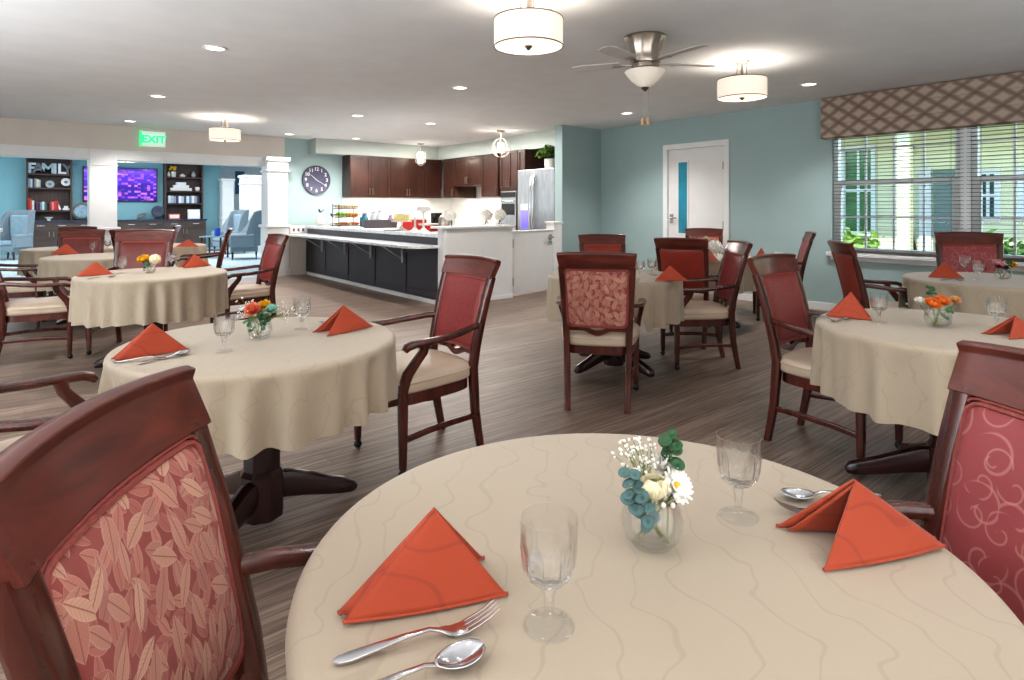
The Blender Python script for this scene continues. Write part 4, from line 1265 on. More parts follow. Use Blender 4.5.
# tall filler cabinet beside it
f1_ = 8.415
t = thing('tall_cabinet', 'narrow tall walnut panel cabinet between the oven tower and the refrigerator', 'cabinet', (XO + .01, o1 - .002, 0), RZ)
wf = o1 - .002 - f1_
MB().box(0, wf, 0, .69, 0, UT).build('cabinet_box', M['cab'], t, .002)
shaker(wf - .008, 1.66, UT - .006, M['cab'], t, .004)
# refrigerator
XR = 7.0
t = thing('refrigerator', 'stainless steel french door refrigerator with lit water dispenser', 'refrigerator', (XR, 8.395, 0), RZ)
FW = 0.975
MB().box(0, FW, .03, .85, .02, 1.97).build('cabinet_body', M['cab_grey'], t, .004)
bodym = plain('dark_fridge_side', (70, 72, 76), .5, .02, 10)
t.children[0].data.materials[0] = bodym
dl = MB().box(.002, .455, -.045, .028, .72, 1.985).build('door', M['stainless'], t, .012, seg=3)
drr = MB().box(.461, FW - .002, -.045, .028, .72, 1.985).build('door', M['stainless'], t, .012, seg=3)
fz = MB().box(.002, FW - .002, -.045, .028, .05, .712).build('drawer', M['stainless'], t, .012, seg=3)
for hx, par in ((.425, dl), (.492, drr)):
    MB().tube([(hx, -.045, .90), (hx, -.085, .93), (hx, -.105, 1.15), (hx, -.11, 1.38), (hx, -.105, 1.6), (hx, -.085, 1.84), (hx, -.045, 1.87)], .014, 10).build('handle', M['steel'], par)
MB().tube([(.12, -.045, .63), (.12, -.09, .63), (FW - .12, -.09, .63), (FW - .12, -.045, .63)], .013, 10).build('handle', M['steel'], fz)
disp = Mat('dispenser_glow', S(60, 50, 160), .4, emit=S(96, 84, 235), estr=1.6); xx = disp.xyz(); disp.base(disp.mix(disp.step(xx[2], .95, 1.25), S(60, 60, 110), S(110, 100, 240)))
MB().box(.10, .30, -.052, -.044, 1.26, 1.37).build('dispenser_panel', M['white'], dl, .002)
MB().box(.11, .29, -.050, -.044, .93, 1.255).build('dispenser_recess', disp.m, dl)
MB().lathe([(.016, 0), (.016, .004)], 16, (.80, -.044, 1.87), axis='y').build('round_emblem', M['nickel'], drr)
# base units and worktop behind the bar
for i, (x0, x1) in enumerate(((4.95, 5.6), (5.6, 6.4), (6.4, 7.25))):
    cabinet(['walnut base cabinet under the clock wall behind the bar', 'walnut base cabinet below the middle of the splashback', 'walnut base cabinet in the inner corner of the kitchen'][i], (x0, 11.42), 0, x1 - x0, .57, .02, .88, 2, M['cab'], name='base_cabinet', group='walnut base cabinets', hz=.68)
cabinet('walnut base cabinet on the window-side wall left of the oven tower', (7.28, 11.4), RZ, 1.0, .585, .02, .88, 2, M['cab'], name='base_cabinet', group='walnut base cabinets', hz=.68)
cabinet('walnut base cabinet on the window-side wall next to the oven', (7.28, 10.39), RZ, .95, .585, .02, .88, 2, M['cab'], name='base_cabinet', group='walnut base cabinets', hz=.68)
tag(MB().box(4.99, XW - .014, 11.38, 11.983, .882, .92).box(7.24, XW - .014, 9.45, 11.38, .882, .92).build('worktop', M['marble'], None, .004), 'pale worktop along the back of the kitchen under the wall cabinets', 'worktop')

# the bar
XB = 4.30
t = thing('bar_counter', 'charcoal panelled bar front with white foot strip facing the dining tables', 'counter', (XB, 0, 0))
BY0, BY1 = 6.885, 11.66
MB().box(.02, .62, BY0, BY1, .0, .90).build('counter_body', M['charcoal'], t)
fp = MB().box(0.008, .02, BY0, BY1, .06, .90)
fp.box(0, .02, BY0, BY1, .06, .16).box(0, .02, BY0, BY1, .66, .76)
fp.build('front_panel', M['charcoal'], t, .002)
for px in (305.6, 324.6, 347.2, 373.8, 404.6, 437.8):
    yb = at_x(px, 270, XB).y
    MB().box(-.006, .02, max(BY0, yb - .045), min(BY1, yb + .045), .06, .76).build('stile', M['charcoal'], t, .002)
MB().box(-.008, .02, BY0, BY1, .0, .055).build('foot_strip', M['white_trim'], t, .002)
tag(MB().box(XB - .02, 4.98, 6.875, 11.70, .903, .955).build('bar_worktop', M['marble'], None, .006), 'white marble-look worktop of the kitchen bar holding cake stands and fruit', 'worktop')
t = thing('bar_ledge', 'narrow white marble dining ledge bracketed to the charcoal bar front', 'shelf', (XB, 0, 0))
lp = [(-.009, 6.80), (-.009, 11.68), (-.42, 11.68), (-.42, 7.05)]
for k in range(1, 7):
    g = PI + k * PI / 2 / 7
    lp.append((-.17 + .25 * math.cos(g), 7.05 + .25 * math.sin(g)))
MB().prism(lp, lambda u, v, w_: (u, v, w_), .765, .802).build('ledge_slab', M['marble'], t, .004)
BRK = plain('pale_bracket_paint', (186, 184, 182), .4)
for px in (322.2, 345.2, 371, 402.4):
    yb = at_x(px, 240, XB).y - .03
    MB().box(-.035, -.007, yb - .012, yb + .012, .50, .765).box(-.36, -.035, yb - .012, yb + .012, .745, .765).tube([(-.03, yb, .56), (-.33, yb, .75)], .011, 8).build('bracket', BRK, t, .001)
# outlet strip at the far end of the bar, and small plates on walls
op = at_y(297, 231, 11.69)
t = thing('outlet_plate', 'white triple socket plate at the far end of the bar by the column', 'outlet', (4.0, 11.688, .875))
MB().box(0, .30, -.006, .0, -.055, .055).build('plate', M['white'], t, .002)
for k in range(3): MB().box(.035 + .09*k, .075 + .09*k, -.008, -.005, -.03, .03).build('socket', M['blind'], t)
struct('wall_bar_end', MB().box(3.975, 4.29, 11.69, 11.9, 0, .95), M['cream'])
sp_ = at_x(779, 254, XW)
t = thing('outlet_plate', 'white wall plate on the teal wall behind the side-facing chair', 'outlet', (XW, sp_.y, sp_.z - .02))
MB().box(-.008, .0, -.06, .06, -.04, .04).build('plate', M['white'], t, .002)

# wall clock
ck = at_y(316, 180, 11.99)
t = thing('wall_clock', 'round slate-blue wall clock with white numerals on the teal wall', 'clock', (ck.x, 12.0, ck.z))
face = plain('slate_clock_face', (74, 74, 98), .5, .04, 12)
MB().lathe([(.285, .002), (.292, .012), (.292, .034), (.284, .038), (.275, .034), (.005, .033)], 64, (0, 0, 0), axis='y').build('clock_face', face, t)
MB().lathe([(.287, .030), (.294, .036), (.287, .042), (.281, .036), (.287, .030)], 64, axis='y', cap0=False, cap1=False).build('rim', plain('dark_rim', (46, 46, 60), .4), t)
def text_mesh(body, size, name, mat, parent, loc, rot=(PI/2, 0, 0), ext=.004, bold=.0, align='CENTER'):
    cu = bpy.data.curves.new(name, 'FONT'); cu.body = body; cu.size = size; cu.extrude = ext; cu.align_x = align; cu.align_y = 'CENTER'; cu.offset = bold
    ob = bpy.data.objects.new(name, cu); COL.objects.link(ob)
    dg = bpy.context.evaluated_depsgraph_get()
    me = bpy.data.meshes.new_from_object(ob.evaluated_get(dg)); bpy.data.objects.remove(ob)
    o = bpy.data.objects.new(name, me); COL.objects.link(o); me.materials.clear(); me.materials.append(mat)
    o.parent = parent; o.location = loc; o.rotation_euler = rot
    return o
for h in range(1, 13):
    g = PI/2 - h*PI/6
    text_mesh(str(h), .098, 'numeral', M['white'], t, (.218*math.cos(g), -.037, .218*math.sin(g)), bold=.002)
def hand(hrs, L_, w_, nm):
    g = PI/2 - hrs*PI/6
    c_, s_ = math.cos(g), math.sin(g)
    MB().sweep([(-.04*c_, -.046, -.04*s_), (L_*.5*c_, -.046, L_*.5*s_), (L_*c_, -.046, L_*s_)], [w_, w_, w_*.4], .004, up=(0, 1, 0)).build(nm, M['white'], t)
hand(10.33, .165, .014, 'hour_hand'); hand(4.0, .215, .010, 'minute_hand')

# ---------------------------------------------------------------- things on the bar
ZB = .956
def bx_(px, py=228, z=ZB): return at_z(px, py, z)
def on_bar(px, dx):          # a point on the bar worktop dx behind its front edge
    return at_x(px, 225, XB + dx).xy.to_3d() + Vector((0, 0, ZB))
CERAM = plain('white_ceramic', (228, 222, 214), .3, .02, 10)
def pear(px, dx, r, h, lab, grp=None):
    t = thing('ceramic_pear', lab, 'ornament', on_bar(px, dx))
    MB().lathe([(r*.55, 0), (r*.9, h*.1), (r, h*.25), (r*.92, h*.42), (r*.6, h*.62), (r*.46, h*.78), (r*.42, h*.9), (r*.25, h*.98), (.003, h)], 28).build('pear_body', CERAM, t, sharp=180)
    MB().tube([(0, 0, h*.97), (.01, 0, h*1.06), (.03, .01, h*1.12)], .006, 6).build('stalk', M['black'], t)
    lf = MB()
    for s in (-1, 1): petal(lf, Vector((0, 0, h*1.02)), Vector((s*.6, -.6, .3)), Vector((0, 0, 1)), .09, .045, .5)
    lf.build('leaf', plain('dark_metal_leaf', (46, 50, 56), .5), t, 0, .003, sharp=180)
pear(320.5, .20, .095, .25, 'tall white ceramic pear with dark leaf, left end of the bar')
pear(332.5, .34, .095, .17, 'squat white ceramic pear beside the tall one on the bar')
# tiered wire basket
bp_ = on_bar(346.5, .30)
t = thing('fruit_rack', 'three tier black wire fruit rack on the bar', 'rack', bp_)
BW = .215
for k, z in enumerate((.02, .175, .33)):
    wv = BW * (1.12 if k == 0 else .95)
    m = MB()
    for zz in (z, z + .05): m.ring([(-wv, -.14, zz), (wv, -.14, zz), (wv, .14, zz), (-wv, .14, zz)], .006, 6)
    for q in range(9): m.tube([(-wv + 2*wv*q/8, -.14, z + .05), (-wv + 2*wv*q/8, -.14, z), (-wv + 2*wv*q/8, .14, z), (-wv + 2*wv*q/8, .14, z + .05)], .0035, 5)
    m.build('basket', M['black'], t)
for sx in (-1, 1):
    for sy in (-1, 1): MB().tube([(sx*BW*.95, sy*.14, 0), (sx*BW*.95, sy*.14, .42)], .007, 6).build('post', M['black'], t)
ctr = bp_
def fruit(nm, lab, cat, mat, grp, x, y, z, r, sq=1.0):
    o = MB().ell((0, 0, r*sq), r, r, r*sq, 12, 9).build(nm, mat, None, 0, sharp=180, loc=(ctr.x + x, ctr.y + y, ctr.z + z))
    tag(o, lab, cat, grp)
APG = plain('green_apple_skin', (150, 182, 48), .35, .08, 20); ORS = plain('orange_skin', (240, 142, 40), .5, .05, 60); PEA = plain('peach_skin', (226, 120, 66), .5, .12, 20); WRAP = plain('pastry_wrap', (238, 208, 178), .55, .08, 30)
for k in range(5): fruit('green_apple', 'green apple at the left of the middle tier of the fruit rack', 'fruit', APG, 'green apples in the rack', -.165 + .07*(k % 3), -.07 + .09*(k // 3), .182, .042)
for k in range(8): fruit('orange', 'orange at the right of the middle tier of the fruit rack', 'fruit', ORS, 'oranges in the rack', .03 + .058*(k % 3) , -.09 + .074*(k // 3), .182, .04)
for k in range(12): fruit('peach', 'peach in the bottom tier of the fruit rack', 'fruit', PEA if k % 3 else WRAP, 'peaches in the rack', -.18 + .072*(k % 6), -.06 + .1*(k // 6), .026, .033, .95)
for k in range(6):
    o = MB().box(-.05, .05, -.055, .055, 0, .075).build('pastry_pack', WRAP, None, .014, loc=(ctr.x - .125 + .125*(k % 3), ctr.y - .068 + .136*(k // 3), ctr.z + .337), rotz=.08*(k - 2))
    tag(o, 'wrapped pastry pack in the top tier of the fruit rack', 'pastry', 'pastry packs in the rack')
# dark tray box with jars behind
tp = at_x(380, 220, 5.2)
ZW = .921
def back(px, a, nm): return at_x(px, 220, a).xy.to_3d()
t = thing('serving_bin', 'dark grey low serving bin standing on the bar behind the cake', 'bin', on_bar(380, .50), -.2)
mbn = MB()
mbn.loft([[(sx*.30*q, sy*.11*q, z) for sx, sy in ((1,1),(-1,1),(-1,-1),(1,-1))] for q, z in ((.88, 0), (1.0, .14), (.95, .14), (.85, .01))]).build('bin_body', plain('dark_bin', (64, 58, 60), .5), t, .004)
def jar(px, dx, r, h, col, lab, nm='glass_jar', cat='jar', mat=None):
    t = thing(nm, lab, cat, on_bar(px, dx), 0, None)
    MB().lathe([(r*.8, 0), (r, h*.1), (r, h*.62), (r*.6, h*.76), (r*.62, h*.82)], 20).build('jar_body', mat or plain(nm + '_glass', col, .12, .05, 20), t)
    MB().lathe([(r*.66, h*.82), (r*.68, h*.95), (r*.2, h), (.002, h)], 16).build('lid', M['steel'], t)
jar(364.5, .55, .07, .26, (40, 120, 150), 'turquoise blue bottle right of the fruit rack on the bar', 'blue_bottle', 'bottle')
jar(373, .66, .055, .30, (170, 176, 184), 'clear jar with steel lid, first of the jars beside the blue bottle', 'clear_jar', 'jar')
jar(379, .66, .055, .32, (186, 190, 196), 'tallest clear jar in the middle behind the serving bin', 'clear_jar', 'jar')
jar(390.5, .66, .05, .24, (150, 120, 160), 'lilac tinted jar left of the cake', 'lilac_jar', 'jar')
# cake and stands
def stand(px, dx, h, r, lab, foot=.085):
    t = thing('cake_stand', lab, 'cake stand', on_bar(px, dx), 0, 'white cake stands on the bar')
    MB().lathe([(foot, 0), (foot, .008), (foot*.55, .03), (.018, .06), (.014, h*.55), (.02, h*.85), (r*.45, h - .02)], 28).build('pedestal', CERAM, t)
    MB().lathe([(r*.4, h - .022), (r*.96, h - .016), (r, h - .004), (r, h), (.003, h)], 36).build('plate', CERAM, t)
    return t
s1 = stand(401.5, .17, .15, .16, 'low white cake stand holding the yellow sponge cake')
cp_ = on_bar(401.5, .17)
t = thing('layer_cake', 'pale yellow round cake with white icing on the low stand', 'cake', cp_ + Vector((0, 0, .151)))
MB().lathe([(.118, 0), (.122, .01), (.122, .095), (.116, .105), (.002, .106)], 36).build('sponge', plain('yellow_sponge', (236, 212, 150), .7, .05, 40), t)
MB().lathe([(.124, .088), (.125, .104), (.118, .112), (.002, .113)], 36).build('icing', plain('cream_icing', (244, 232, 204), .6, .03, 30), t)
stand(415, .20, .22, .085, 'slim white cake stand in the middle, narrower of the two tall ones', .075)
stand(423.5, .17, .32, .115, 'tallest white cake stand with a broad plate, right of the slim one', .085)
tcake = thing('small_cake', 'small white iced cake on the tallest cake stand', 'cake', on_bar(423.5, .17) + Vector((0, 0, .321)))
MB().lathe([(.095, 0), (.10, .008), (.10, .038), (.09, .048), (.002, .05)], 28).build('icing', plain('white_icing', (240, 236, 232), .6, .02, 30), tcake)
tag(MB().lathe([(.10, 0), (.15, .012), (.15, .016), (.002, .012)], 30).build('plate', CERAM, None, loc=on_bar(392, .10)), 'white plate lying on the bar at the left of the cake stand', 'plate')
# red and steel things on the worktop at the back
REDB = plain('red_tray', (178, 40, 38), .45, .06, 30)
def atback(px, dxx=4.80): return at_x(px, 225, dxx).xy.to_3d() + Vector((0, 0, ZB))
for px, w_, lab, nm, h_ in ((414, .34, 'red serving tray box behind the slim cake stand', 'red_box', .17), (434, .42, 'red serving tray box at the right end behind the tallest cake stand', 'red_box', .10)):
    o = thing(nm, lab, 'box', atback(px), .3)
    MB().box(-w_/2, w_/2, -.12, .12, 0, h_).build('box_body', REDB, o, .008)
    MB().box(-w_/2 - .005, w_/2 + .005, -.125, .125, h_ - .015, h_ + .012).build('lid', plain('pale_lid', (206, 196, 190), .5), o, .005)
t = thing('coffee_canister', 'brushed steel canister with black handle near the right end of the bar', 'canister', atback(444, 4.83))
MB().lathe([(.075, 0), (.08, .01), (.08, .19), (.06, .225), (.03, .245), (.002, .25)], 28).build('canister_body', M['nickel'], t)
MB().tube([(.08, 0, .17), (.135, 0, .16), (.135, 0, .06), (.08, 0, .04)], .010, 8).build('handle', M['black'], t)
t = thing('coffee_maker', 'black coffee maker standing right of the red tray boxes', 'coffee maker', atback(440, 4.9) + Vector((0, .1, 0)))
MB().box(-.06, .06, -.07, .07, 0, .03).box(-.06, .06, .02, .07, .03, .27).box(-.06, .06, -.07, .07, .2, .27).build('body', M['black'], t, .008)
MB().lathe([(.04, 0), (.05, .03), (.045, .1), (.03, .13)], 20, (0, -.02, .035)).build('carafe', M['glass'], t)
# white flower vases on the peninsula cap
for px, lab in ((450, 'white hydrangea in a clear cube vase, left end of the peninsula wall'), (486.5, 'white hydrangea in a clear cube vase, middle of the peninsula wall'), (500, 'white hydrangea in a clear cube vase, right end of the peninsula wall')):
    p = at_y(px, 224, 6.86); p.z = 1.053
    v = thing('cube_vase', lab.replace('white hydrangea in a clear cube vase', 'clear cube vase under a white hydrangea'), 'vase', p, .4, 'cube vases on the peninsula wall')
    MB().loft([[(sx*q, sy*q, z) for sx, sy in ((1,1),(-1,1),(-1,-1),(1,-1))] for q, z in ((.05, 0), (.055, .10), (.051, .10), (.046, .008))]).build('vase_body', M['glass'], v, .002)
    f = thing('white_hydrangea', lab, 'flower', p, 0, 'hydrangeas on the peninsula wall')
    MB().tube([(-.03, 0, .012), (0.0, 0, .085), (0, 0, .11)], .005, 6).tube([(.03, 0, .012), (0.0, 0, .085)], .005, 6).tube([(.0, .02, .012), (0.0, 0, .085)], .005, 6).tube([(-.015, 0, .045), (.015, 0, .045)], .004, 6).build('stem', plain('dark_stem', (40, 48, 44), .6), f)
    florets(Vector((0, 0, .145)), .085, 60).build('blossom', WHITEP, f, sharp=180)
# things at the back under the wall cabinets: paper roll holder
t = thing('paper_towel_holder', 'paper towel roll on the back worktop beside the oven tower', 'paper roll', at_x(476, 212, 7.55).xy.to_3d() + Vector((0, 0, .921)))
MB().lathe([(.07, 0), (.07, .012), (.008, .014), (.008, .33), (.002, .33)], 20).build('stand', M['nickel'], t)
MB().lathe([(.02, .016), (.055, .016), (.055, .29), (.02, .29)], 24).build('paper_roll', M['white'], t)
# plant on the refrigerator
pp = at_x(549, 168, 7.22); pp.z = 1.972
t = thing('potted_plant', 'green trailing plant in a white pot on top of the refrigerator', 'plant', (7.25, pp.y, 1.972))
MB().lathe([(.075, 0), (.10, .01), (.105, .2), (.09, .2), (.085, .17), (.002, .17)], 24).build('pot', CERAM, t)
lv = MB(); sts = MB()
PR = random.Random(3)
for i in range(60):
    g = PR.uniform(0, 6.28); rr = PR.uniform(.05, .34); hh = PR.uniform(.2, .4) - rr*.55
    tip = Vector((rr*math.cos(g), rr*.7*math.sin(g) + .06, .17 + hh*.6))
    sts.tube([(0, 0, .17), (tip.x*.5, tip.y*.5, .22 + hh*.7), tip], .003, 4)
    for k in range(3):
        b_ = Vector((tip.x*(.5 + .25*k), tip.y*(.5 + .25*k), .2 + hh*(.75 - .15*k)))
        petal(lv, b_, Vector((math.cos(g + k), math.sin(g + k), .2)), Vector((0, 0, 1)), .075, .05, -.5, .2, 3)
sts.build('stems', GREEN, t); l_ = lv.build('leaves', plain('ivy_leaf', (98, 124, 48), .6, .15, 20), t, sharp=180); l_['kind'] = 'stuff'
# small hook plate under the cabinet
t = thing('wall_hook_rail', 'small steel hook rail on the splashback left of the oven', 'hook rail', (XW - .013, at_x(493, 206, XW).y, 1.37))
MB().box(-.012, 0, -.16, .16, -.012, .012).build('rail', M['nickel'], t, .002)
for k in (-1, 0, 1): MB().tube([(-.012, .1*k, 0), (-.03, .1*k, -.02), (-.03, .1*k, -.05)], .005, 6).build('hook', M['nickel'], t)

# ================================================================ family room
YT = 21.9
struct('wall_television', MB().box(-5, at_y(220, 200, YT).x, YT, YT + .15, 0, 2.82), M['blue_wall'])
struct('wall_family_back', MB().box(3.5, 9.2, 24.05, 24.2, 0, 2.82), M['white_trim'])
struct('wall_family_right', MB().box(9.2, 9.35, 12.15, 24.2, 0, 2.82), M['white_trim'])
xa = at_y(220.5, 200, 21.5).x; xb = at_y(233, 200, 21.5).x
column(12, xa, xb, 21.3, 21.3 + (xb - xa))
xa = at_y(243.5, 200, 18.6).x; xb = at_y(262, 200, 18.6).x
column(13, xa, xb, 18.6, 18.6 + (xb - xa))
M['art'] = plain('dark_blue_art', (60, 96, 124), .6, .15, 6)
pa = at_y(238.5, 178, 24.04); pb = at_y(241, 190, 24.04)
tag(MB().box(pa.x - .12, pb.x + .12, 24.02, 24.045, pb.z - .15, pa.z + .25).build('wall_picture', M['art'], None, .004), 'dark blue upright picture on the far white wall between two columns', 'picture')

YC = 21.3
def cx_(px, y=YC): return at_y(px, 225, y).x
def low_cabinet(x0, x1, lab, nd, drawer=True):
    w_ = x1 - x0
    t = thing('low_cabinet', lab, 'cabinet', (x0, YC, 0), 0, 'low grey-brown cabinets along the blue wall')
    MB().box(0, w_, 0, .59, .02, .90).build('cabinet_box', M['cab_grey'], t, .003)
    dw = (w_ - .004) / nd
    for i in range(nd):
        d = shaker(dw - .006, .70, .885, M['cab_grey'], t, .004 + i*dw, None, None, 'drawer', fr=.03)
        MB().tube([(.004 + i*dw + dw/2 - .09, -.022, .80), (.004 + i*dw + dw/2 - .09, -.05, .80), (.004 + i*dw + dw/2 + .09, -.05, .80), (.004 + i*dw + dw/2 + .09, -.022, .80)], .008, 6).build('handle', M['steel'], d)
        shaker(dw - .006, .06, .69, M['cab_grey'], t, .004 + i*dw, (dw - .05) if i % 2 == 0 else .05, .5)
low_cabinet(cx_(30), cx_(72), 'low grey-brown cabinet under the left bookshelf', 2)
low_cabinet(cx_(72), cx_(120), 'low grey-brown cabinet under the television, left part', 2)
low_cabinet(cx_(120), cx_(163), 'low grey-brown cabinet under the television, right part', 2)
low_cabinet(cx_(163), cx_(206), 'low grey-brown cabinet under the right bookshelf', 2)
tag(MB().box(cx_(30) - .02, cx_(206) + .03, YC - .03, YT - .002, .902, .945).build('cabinet_worktop', plain('dark_blue_stone', (52, 66, 88), .25, .1, 10), None, .004), 'dark blue stone top running along the low cabinets under the television', 'worktop')

YB = YT - .36
def bookcase(p0, p1, shelves_px, lab):
    x0, x1 = at_y(p0, 190, YB).x, at_y(p1, 190, YB).x
    t = thing('bookcase', lab, 'bookcase', (x0, YB, .946), 0, 'dark built-in bookcases')
    w_ = x1 - x0; H_ = 2.80 - .946
    MB().box(0, w_, .33, .355, 0, H_).build('back_panel', M['shelf'], t)
    for xx in (0, w_ - .045): MB().box(xx, xx + .045, 0, .33, 0, H_).build('side_panel', M['shelf'], t, .002)
    MB().box(.045, w_ - .045, 0, .33, H_ - .06, H_).build('top_panel', M['shelf'], t)
    zs = []
    for py in shelves_px:
        z = at_y((p0 + p1)/2, py, YB).z
        MB().box(.045, w_ - .045, .005, .33, z - .946 - .02, z - .946 + .02).build('shelf', M['shelf'], t, .002)
        zs.append(z + .021)
    return x0, x1, zs
lx0, lx1, lz = bookcase(26, 72.3, (174.6, 188.4, 210.9), 'dark bookcase at the left with FAMILY letters on its top shelf')
rx0, rx1, rz_ = bookcase(164.8, 203.2, (177.8, 191.4, 203.8), 'dark bookcase right of the television')
YS = YB + .12
def sx(px): return at_y(px, 190, YS).x
# letters
lc = {'F': (196, 216, 222), 'A': (86, 88, 94), 'M': (168, 184, 190), 'I': (186, 200, 206), 'L': (222, 226, 228), 'Y': (82, 84, 92)}
lc['A'] = lc['Y'] = (112, 114, 120)
for ch, px in zip('FAMILY', (31.8, 38.4, 48, 55, 61.6, 67.4)):
    o = text_mesh(ch, .40, 'letter', plain('letter_%s_paint' % ch, lc[ch], .6, .04, 12), None, (sx(px), YS - .03, lz[0] + .142), ext=.02, bold=.012)
    tag(o, 'decorative letter %s standing on the top shelf of the left bookcase' % ch, 'letter', 'standing letters')
# books
def book(x, y, z, w_, h_, d_, col, lab, grp, tilt=0):
    t = thing('book', lab, 'book', (x, y, z), 0, grp)
    t.rotation_euler = (0, tilt, 0)
    MB().box(-w_/2, w_/2, 0, d_, 0, h_).build('cover', plain('book_cover', col, .6, .06, 12), t, .003)
    MB().box(-w_/2 + .004, w_/2 - .004, .004, d_ + .002, h_ - .002, h_ + .001).build('pages', CREAMP, t)
cols1 = [('pale blue', (150, 178, 204)), ('white', (226, 226, 226)), ('dark blue', (58, 74, 112)), ('grey', (140, 142, 150)), ('cream', (222, 208, 160)), ('light blue', (168, 190, 206))]
for i, (cn, c_) in enumerate(cols1):
    book(sx(29.4 + i*2.0), YS, lz[1], .052, .26 - .02*(i % 3), .18, c_, '%s book on the second shelf of the left bookcase, under the letters' % cn, 'books on the second shelf at left')
cols2 = [('tall red', (200, 52, 44), 29.0, .34), ('orange red', (214, 92, 70), 31.0, .30), ('white', (228, 226, 222), 33.0, .27), ('plum', (104, 52, 92), 37.2, .22), ('navy', (44, 52, 88), 39.2, .21), ('grey blue', (120, 146, 164), 41.2, .22), ('cream', (214, 206, 190), 43.3, .24), ('teal', (60, 110, 122), 45.4, .21), ('black', (38, 36, 42), 47.4, .22), ('dark red', (150, 40, 40), 50.6, .23), ('pink', (214, 128, 126), 52.8, .24), ('bright red', (206, 58, 50), 55.4, .26), ('red striped', (190, 48, 48), 57.4, .26)]
for cn, c_, px, h_ in cols2:
    book(sx(px), YS, lz[2], .055, h_, .18, c_, '%s book on the third shelf of the left bookcase' % cn, 'books on the third shelf at left')
book(sx(60.4), YS, lz[2] + .009, .045, .19, .16, (226, 222, 220), 'white book leaning on the red books of the left bookcase', None, -.35)
def plate_on(px, z, r, lab, col):
    t = thing('display_plate', lab, 'plate', (sx(px), YS + .05, z + r), 0)
    MB().lathe([(r*.3, -.01), (r*.7, -.006), (r, .012), (r, .018), (r*.65, .004), (.004, .0)], 36, axis='y').build('plate', plain('plate_glaze', col, .3, .04, 8), t)
    MB().lathe([(r*.35, .006), (r*.2, .012), (.003, .012)], 24, axis='y').build('plate_centre', plain('plate_centre', (110, 130, 136), .4), t)
plate_on(50, lz[1], .105, 'grey-blue display plate on the second shelf of the left bookcase', (168, 178, 182))
plate_on(66, lz[1] + .06, .115, 'white round display plate with dark middle, right side of the left bookcase', (232, 232, 230))
MB_ = MB
tag(MB().box(-.08, .08, -.02, .08, 0, .06).box(-.05, .05, 0, .06, .06, .12).build('white_box', M['white'], None, .006, loc=(sx(66.2), YS, lz[2])), 'small white box ornament at the right of the third shelf in the left bookcase', 'ornament')
tag(MB().lathe([(.05, 0), (.03, .02), (.10, .09), (.105, .1), (.09, .09), (.002, .03)], 24).build('bowl', CERAM, None, loc=(sx(48.5), YT - .45, .946)), 'small white bowl on the dark worktop in front of the left bookcase', 'bowl')
# round decorative objects left and right of the television
t = thing('round_clock', 'round dark framed clock on the worktop left of the white column', 'clock', (at_y(82, 212, YT - .3).x, YT - .3, .946))
MB().lathe([(.24, 0), (.25, .03), (.25, .08), (.20, .09), (.19, .05), (.004, .05)], 40, (0, 0, .26), axis='y').build('frame', plain('bronze_frame', (92, 84, 74), .4), t)
MB().lathe([(.19, .05), (.004, .055)], 40, (0, 0, .26), axis='y').build('clock_face', plain('blue_grey_face', (120, 142, 156), .4, .2, 12), t)
MB().box(-.15, .15, -.1, .04, 0, .03).build('foot', M['black'], t, .004)
t = thing('round_sculpture', 'dark round disc ornament on a small foot, right of the television', 'ornament', (at_y(158, 212, YT - .3).x, YT - .3, .946))
MB().lathe([(.17, .0), (.185, .02), (.17, .04), (.06, .045), (.03, .03), (.004, .03)], 36, (0, 0, .24), axis='y').build('disc', plain('slate_disc', (62, 66, 84), .5, .1, 14), t)
MB().box(-.09, .09, -.05, .05, 0, .06).build('foot', M['black'], t, .004)
t = thing('silver_ornament', 'small silver tangled ornament on the worktop below the television', 'ornament', (at_y(141.5, 217, YT - .35).x, YT - .35, .946))
for k in range(3): MB().ring([(.11*math.cos(h + k), .06*math.sin(h), .10 + .08*math.sin(h + 2*k)) for h in [2*PI*j/20 for j in range(20)]], .014, 6).build('loop', M['nickel'], t)
# television
tx0, tx1 = at_y(83, 185, YT - .1).x, at_y(157.3, 185, YT - .1).x
tz1, tz0 = at_y(120, 167.6, YT - .1).z, at_y(120, 201.5, YT - .1).z
t = thing('television', 'large wall television showing a purple city picture, partly behind the white column', 'television', ((tx0 + tx1)/2, YT - .0005, (tz0 + tz1)/2))
hw, hh_ = (tx1 - tx0)/2, (tz1 - tz0)/2
MB().box(-hw, hw, -.09, 0, -hh_, hh_).build('casing', M['black'], t, .006)
MB().box(-hw + .025, hw - .025, -.094, -.089, -hh_ + .03, hh_ - .025).build('screen', M['screen'], t)
# right bookcase contents
def rsx(px): return at_y(px, 190, YS).x
t = thing('flower_pot', 'white pot of yellow flowers at the left of the top shelf, right bookcase', 'plant', (rsx(173.5), YS, rz_[0]))
MB().lathe([(.06, 0), (.075, .17), (.065, .17), (.002, .15)], 20).build('pot', CERAM, t)
fm = MB(); gm = MB()
for i in range(9):
    g = i*.7; p = Vector((.12*math.cos(g)*R.uniform(.3, 1), .06*math.sin(g), .27 + R.uniform(-.03, .05)))
    gm.tube([(0, 0, .15), p], .005, 5); fm.ell(p, .045, .045, .035, 10, 6)
gm.build('stems', GREEN, t); fm.build('blossoms', YEL, t, sharp=180)
def small_vase(px, z, h_, r, lab, mat=None):
    tag(MB().lathe([(r*.6, 0), (r, h_*.3), (r*.85, h_*.6), (r*.35, h_*.85), (r*.45, h_), (r*.3, h_), (.002, h_*.9)], 24).build('small_vase', mat or CERAM, None, loc=(rsx(px), YS, z), sharp=180), lab, 'vase')
small_vase(168.8, rz_[0], .17, .05, 'slim white vase at the left end of the top shelf, right bookcase')
